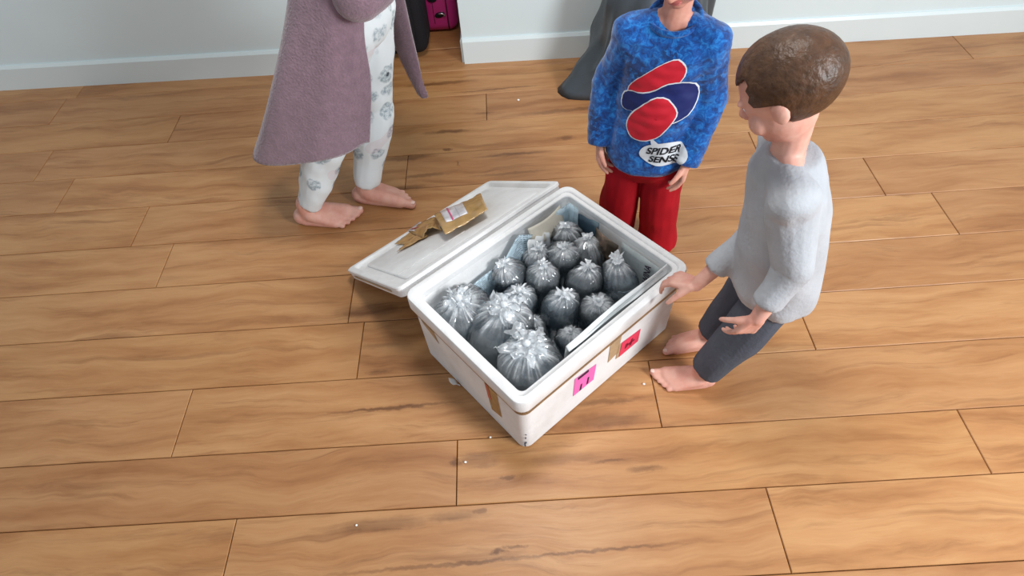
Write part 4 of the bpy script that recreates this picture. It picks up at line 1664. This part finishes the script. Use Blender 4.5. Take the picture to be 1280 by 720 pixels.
for t_, rx_, ry_, rz_ in ((0.0, 0.126, 0.104, 0.10), (0.4, 0.114, 0.098, 0.14), (0.75, 0.122, 0.096, 0.13), (1.05, 0.124, 0.090, 0.085)):
    add_ball(bm, J['pelvis'].lerp(J['chest'], t_), (rx_, ry_, rz_), _R3)
add_limb(bm, J['chest'] + _u * 0.02, 0.082, J['chest'].lerp(J['neck'], 0.82), 0.056, flat1=True)
for k in 'LR':
    add_limb(bm, J['chest'] + _u * 0.04, 0.066, J['sh' + k], 0.052)
    add_limb(bm, J['neck'] - V((0, 0, 0.012)), 0.046, J['sh' + k], 0.046)
bm = fuse(bm, 0.006, 4)
build('pyjama_top', bm, M['print'], girl, world=True)
# robe: an open sheet from the near front edge round the back to the far front edge
HEM = [(-0.374, 1.50, 0.383), (-0.44, 1.473, 0.375), (-0.56, 1.455, 0.36), (-0.70, 1.50, 0.34), (-0.755, 1.64, 0.325), (-0.70, 1.79, 0.32), (-0.58, 1.90, 0.37), (-0.45, 1.945, 0.41), (-0.335, 1.95, 0.42), (-0.296, 1.94, 0.415)]
MID = [(-0.326, 1.50, 0.575), (-0.375, 1.473, 0.57), (-0.47, 1.455, 0.56), (-0.59, 1.49, 0.55), (-0.63, 1.63, 0.51), (-0.59, 1.76, 0.52), (-0.50, 1.85, 0.53), (-0.42, 1.89, 0.545), (-0.345, 1.90, 0.55), (-0.305, 1.885, 0.55)]
WAI = [(-0.306, 1.50, 0.735), (-0.335, 1.476, 0.74), (-0.40, 1.46, 0.74), (-0.49, 1.51, 0.74), (-0.51, 1.635, 0.74), (-0.48, 1.73, 0.74), (-0.42, 1.79, 0.74), (-0.37, 1.81, 0.74), (-0.32, 1.815, 0.74), (-0.29, 1.80, 0.74)]
CHE = [(-0.240, 1.55, 0.93), (-0.265, 1.51, 0.93), (-0.33, 1.49, 0.935), (-0.40, 1.54, 0.94), (-0.425, 1.635, 0.945), (-0.40, 1.73, 0.94), (-0.35, 1.775, 0.935), (-0.30, 1.785, 0.93), (-0.25, 1.77, 0.93), (-0.225, 1.70, 0.93)]
SHO = [(-0.225, 1.60, 1.04), (-0.25, 1.56, 1.045), (-0.30, 1.545, 1.05), (-0.335, 1.58, 1.06), (-0.345, 1.64, 1.065), (-0.33, 1.70, 1.06), (-0.30, 1.73, 1.05), (-0.265, 1.735, 1.045), (-0.235, 1.72, 1.04), (-0.215, 1.68, 1.035)]


def crv(pts, u):
    n_ = len(pts) - 1
    t = u * n_
    k = min(int(t), n_ - 1)
    f = t - k
    a, b, c, d = (V(pts[max(0, min(n_, k + j))]) for j in (-1, 0, 1, 2))
    return 0.5 * (2 * b + (c - a) * f + (2 * a - 5 * b + 4 * c - d) * f * f + (3 * b - a - 3 * c + d) * f ** 3)


def robe_fn(u, v):
    p = crv([crv(HEM, u), crv(MID, u), crv(WAI, u), crv(CHE, u), crv(SHO, u)], v)
    w_ = (1 - v) * 0.012 * math.sin(u * 30) * math.sin(PI * u)
    return p + V((w_ * 0.6, w_, 0)) + V((0, 0, 0.004 * math.sin(u * 40) * (1 - v)))


bm = bmesh.new()
add_sheet(bm, robe_fn, 70, 48, 0.010)
robe = build('robe', bm, M['robe'], girl, world=True)
# far front flap swinging forward, a tapering panel
FO = [(-0.229, 1.80, 0.322), (-0.228, 1.80, 0.439), (-0.232, 1.80, 0.546), (-0.233, 1.79, 0.645), (-0.235, 1.77, 0.78), (-0.222, 1.72, 0.95)]
FI = [(-0.244, 1.815, 0.330), (-0.279, 1.835, 0.440), (-0.299, 1.85, 0.546), (-0.312, 1.84, 0.640), (-0.315, 1.82, 0.78), (-0.26, 1.77, 0.95)]


def flap_fn(u, v):
    a, b = crv(FO, v), crv(FI, v)
    return a.lerp(b, u) + V((0.004, -0.010, 0)) * math.sin(PI * u)


bm = bmesh.new()
add_sheet(bm, flap_fn, 10, 30, 0.012)
build('front_flap', bm, M['robe'], robe, world=True)
bm = bmesh.new()
for k in 'LR':
    add_limb(bm, J['sh' + k], 0.068, J['el' + k], 0.060)
    add_limb(bm, J['el' + k], 0.060, V(J['wr' + k]).lerp(V(J['el' + k]), 0.15), 0.052, flat1=True)
    add_limb(bm, V(J['sh' + k]), 0.062, V(J['neck']) + V((-0.03, 0, 0)), 0.045)
bm = fuse(bm, 0.007, 4)
wrinkle(bm, 0.010, 14, (1, 1, 1), 2.0)
build('sleeves', bm, M['robe'], robe, world=True)

# ---- the child at the right, one hand on the paper
TO = V((0.56, 0.90, 0))
tod = thing('person', 'barefoot child right of the box, one hand gripping the white paper', 'person', TO)
J = dict(pelvis=V((0.60, 0.885, 0.40)), chest=V((0.56, 0.895, 0.62)), neck=V((0.535, 0.90, 0.725)), head=V((0.505, 0.915, 0.85)), face=V((-0.95, 0.2, -0.2)), hface=V((-0.7, 0.5, -0.55)),
         shL=V((0.525, 0.805, 0.685)), shR=V((0.565, 0.99, 0.685)), elL=V((0.55, 0.765, 0.55)), elR=V((0.565, 0.945, 0.475)), wrL=V((0.50, 0.735, 0.43)), wrR=V((0.436, 0.915, 0.328)),
         hipL=V((0.595, 0.845, 0.39)), hipR=V((0.61, 0.93, 0.39)), knL=V((0.545, 0.83, 0.22)), knR=V((0.575, 0.945, 0.22)), anL=V((0.480, 0.838, 0.05)), anR=V((0.528, 0.958, 0.05)))
body(tod, J, 0.96, 'skin2', 'hair', 0.0032,
     {'L': (V((-0.3, 0.1, -1)), V((0.2, 1, 0)), V((-1, 0, 0)), 0.98, (0.3, 0.33, 0.38, 0.42)), 'R': (V((-0.74, 0.62, -0.22)), V((0.0, 0.2, -1)), V((-0.6, -0.8, 0)), 1.05, (0.5, 0.52, 0.55, 0.58), 0.5)},
     {'L': (V((-1, 0.10, 0)), V((0.1, 1, 0)), 1.0), 'R': (V((-1, 0.04, 0)), V((0.04, -1, 0)), 0.98)}, hh=0.095)


def T_ring(c, rx, ry, z, n=36, wav=0.0):
    return [V((c[0] + ry * math.cos(2 * PI * i / n) * (1 + wav * math.sin(10 * PI * i / n)), c[1] + rx * math.sin(2 * PI * i / n) * (1 + wav * math.sin(12 * PI * i / n)), z)) for i in range(n)]


bm = bmesh.new()
add_loft(bm, [T_ring((0.605, 0.885), 0.112, 0.095, 0.345, wav=0.02), T_ring((0.60, 0.885), 0.114, 0.098, 0.37, wav=0.02), T_ring((0.59, 0.888), 0.106, 0.090, 0.47), T_ring((0.568, 0.892), 0.104, 0.082, 0.60),
               T_ring((0.555, 0.895), 0.098, 0.072, 0.67), T_ring((0.548, 0.897), 0.060, 0.056, 0.715), T_ring((0.545, 0.897), 0.050, 0.050, 0.728)])
for k in 'LR':
    add_limb(bm, V(J['sh' + k]).lerp(V(J['chest']), 0.15) + V((0, 0, 0.004)), 0.050, J['el' + k], 0.040)
    add_limb(bm, V(J['neck']) - V((0, 0, 0.03)), 0.040, V(J['sh' + k]), 0.046)
    add_limb(bm, J['el' + k], 0.038, V(J['wr' + k]).lerp(V(J['el' + k]), 0.30), 0.031, flat1=True)
bm = fuse(bm, 0.005, 3)
wrinkle(bm, 0.008, 14, (1, 1, 0.8), 6.0)
build('top', bm, M['greyknit'], tod, world=True)
bm = bmesh.new()
add_ball(bm, J['pelvis'], (0.086, 0.100, 0.085))
for k in 'LR':
    add_limb(bm, J['hip' + k], 0.061, J['kn' + k], 0.052)
    add_limb(bm, J['kn' + k], 0.052, V(J['an' + k]).lerp(V(J['kn' + k]), 0.12), 0.042, flat1=True)
bm = fuse(bm, 0.005, 4)
wrinkle(bm, 0.008, 12, (1, 1, 0.7), 8.0)
build('trousers', bm, M['navyknit'], tod, world=True)
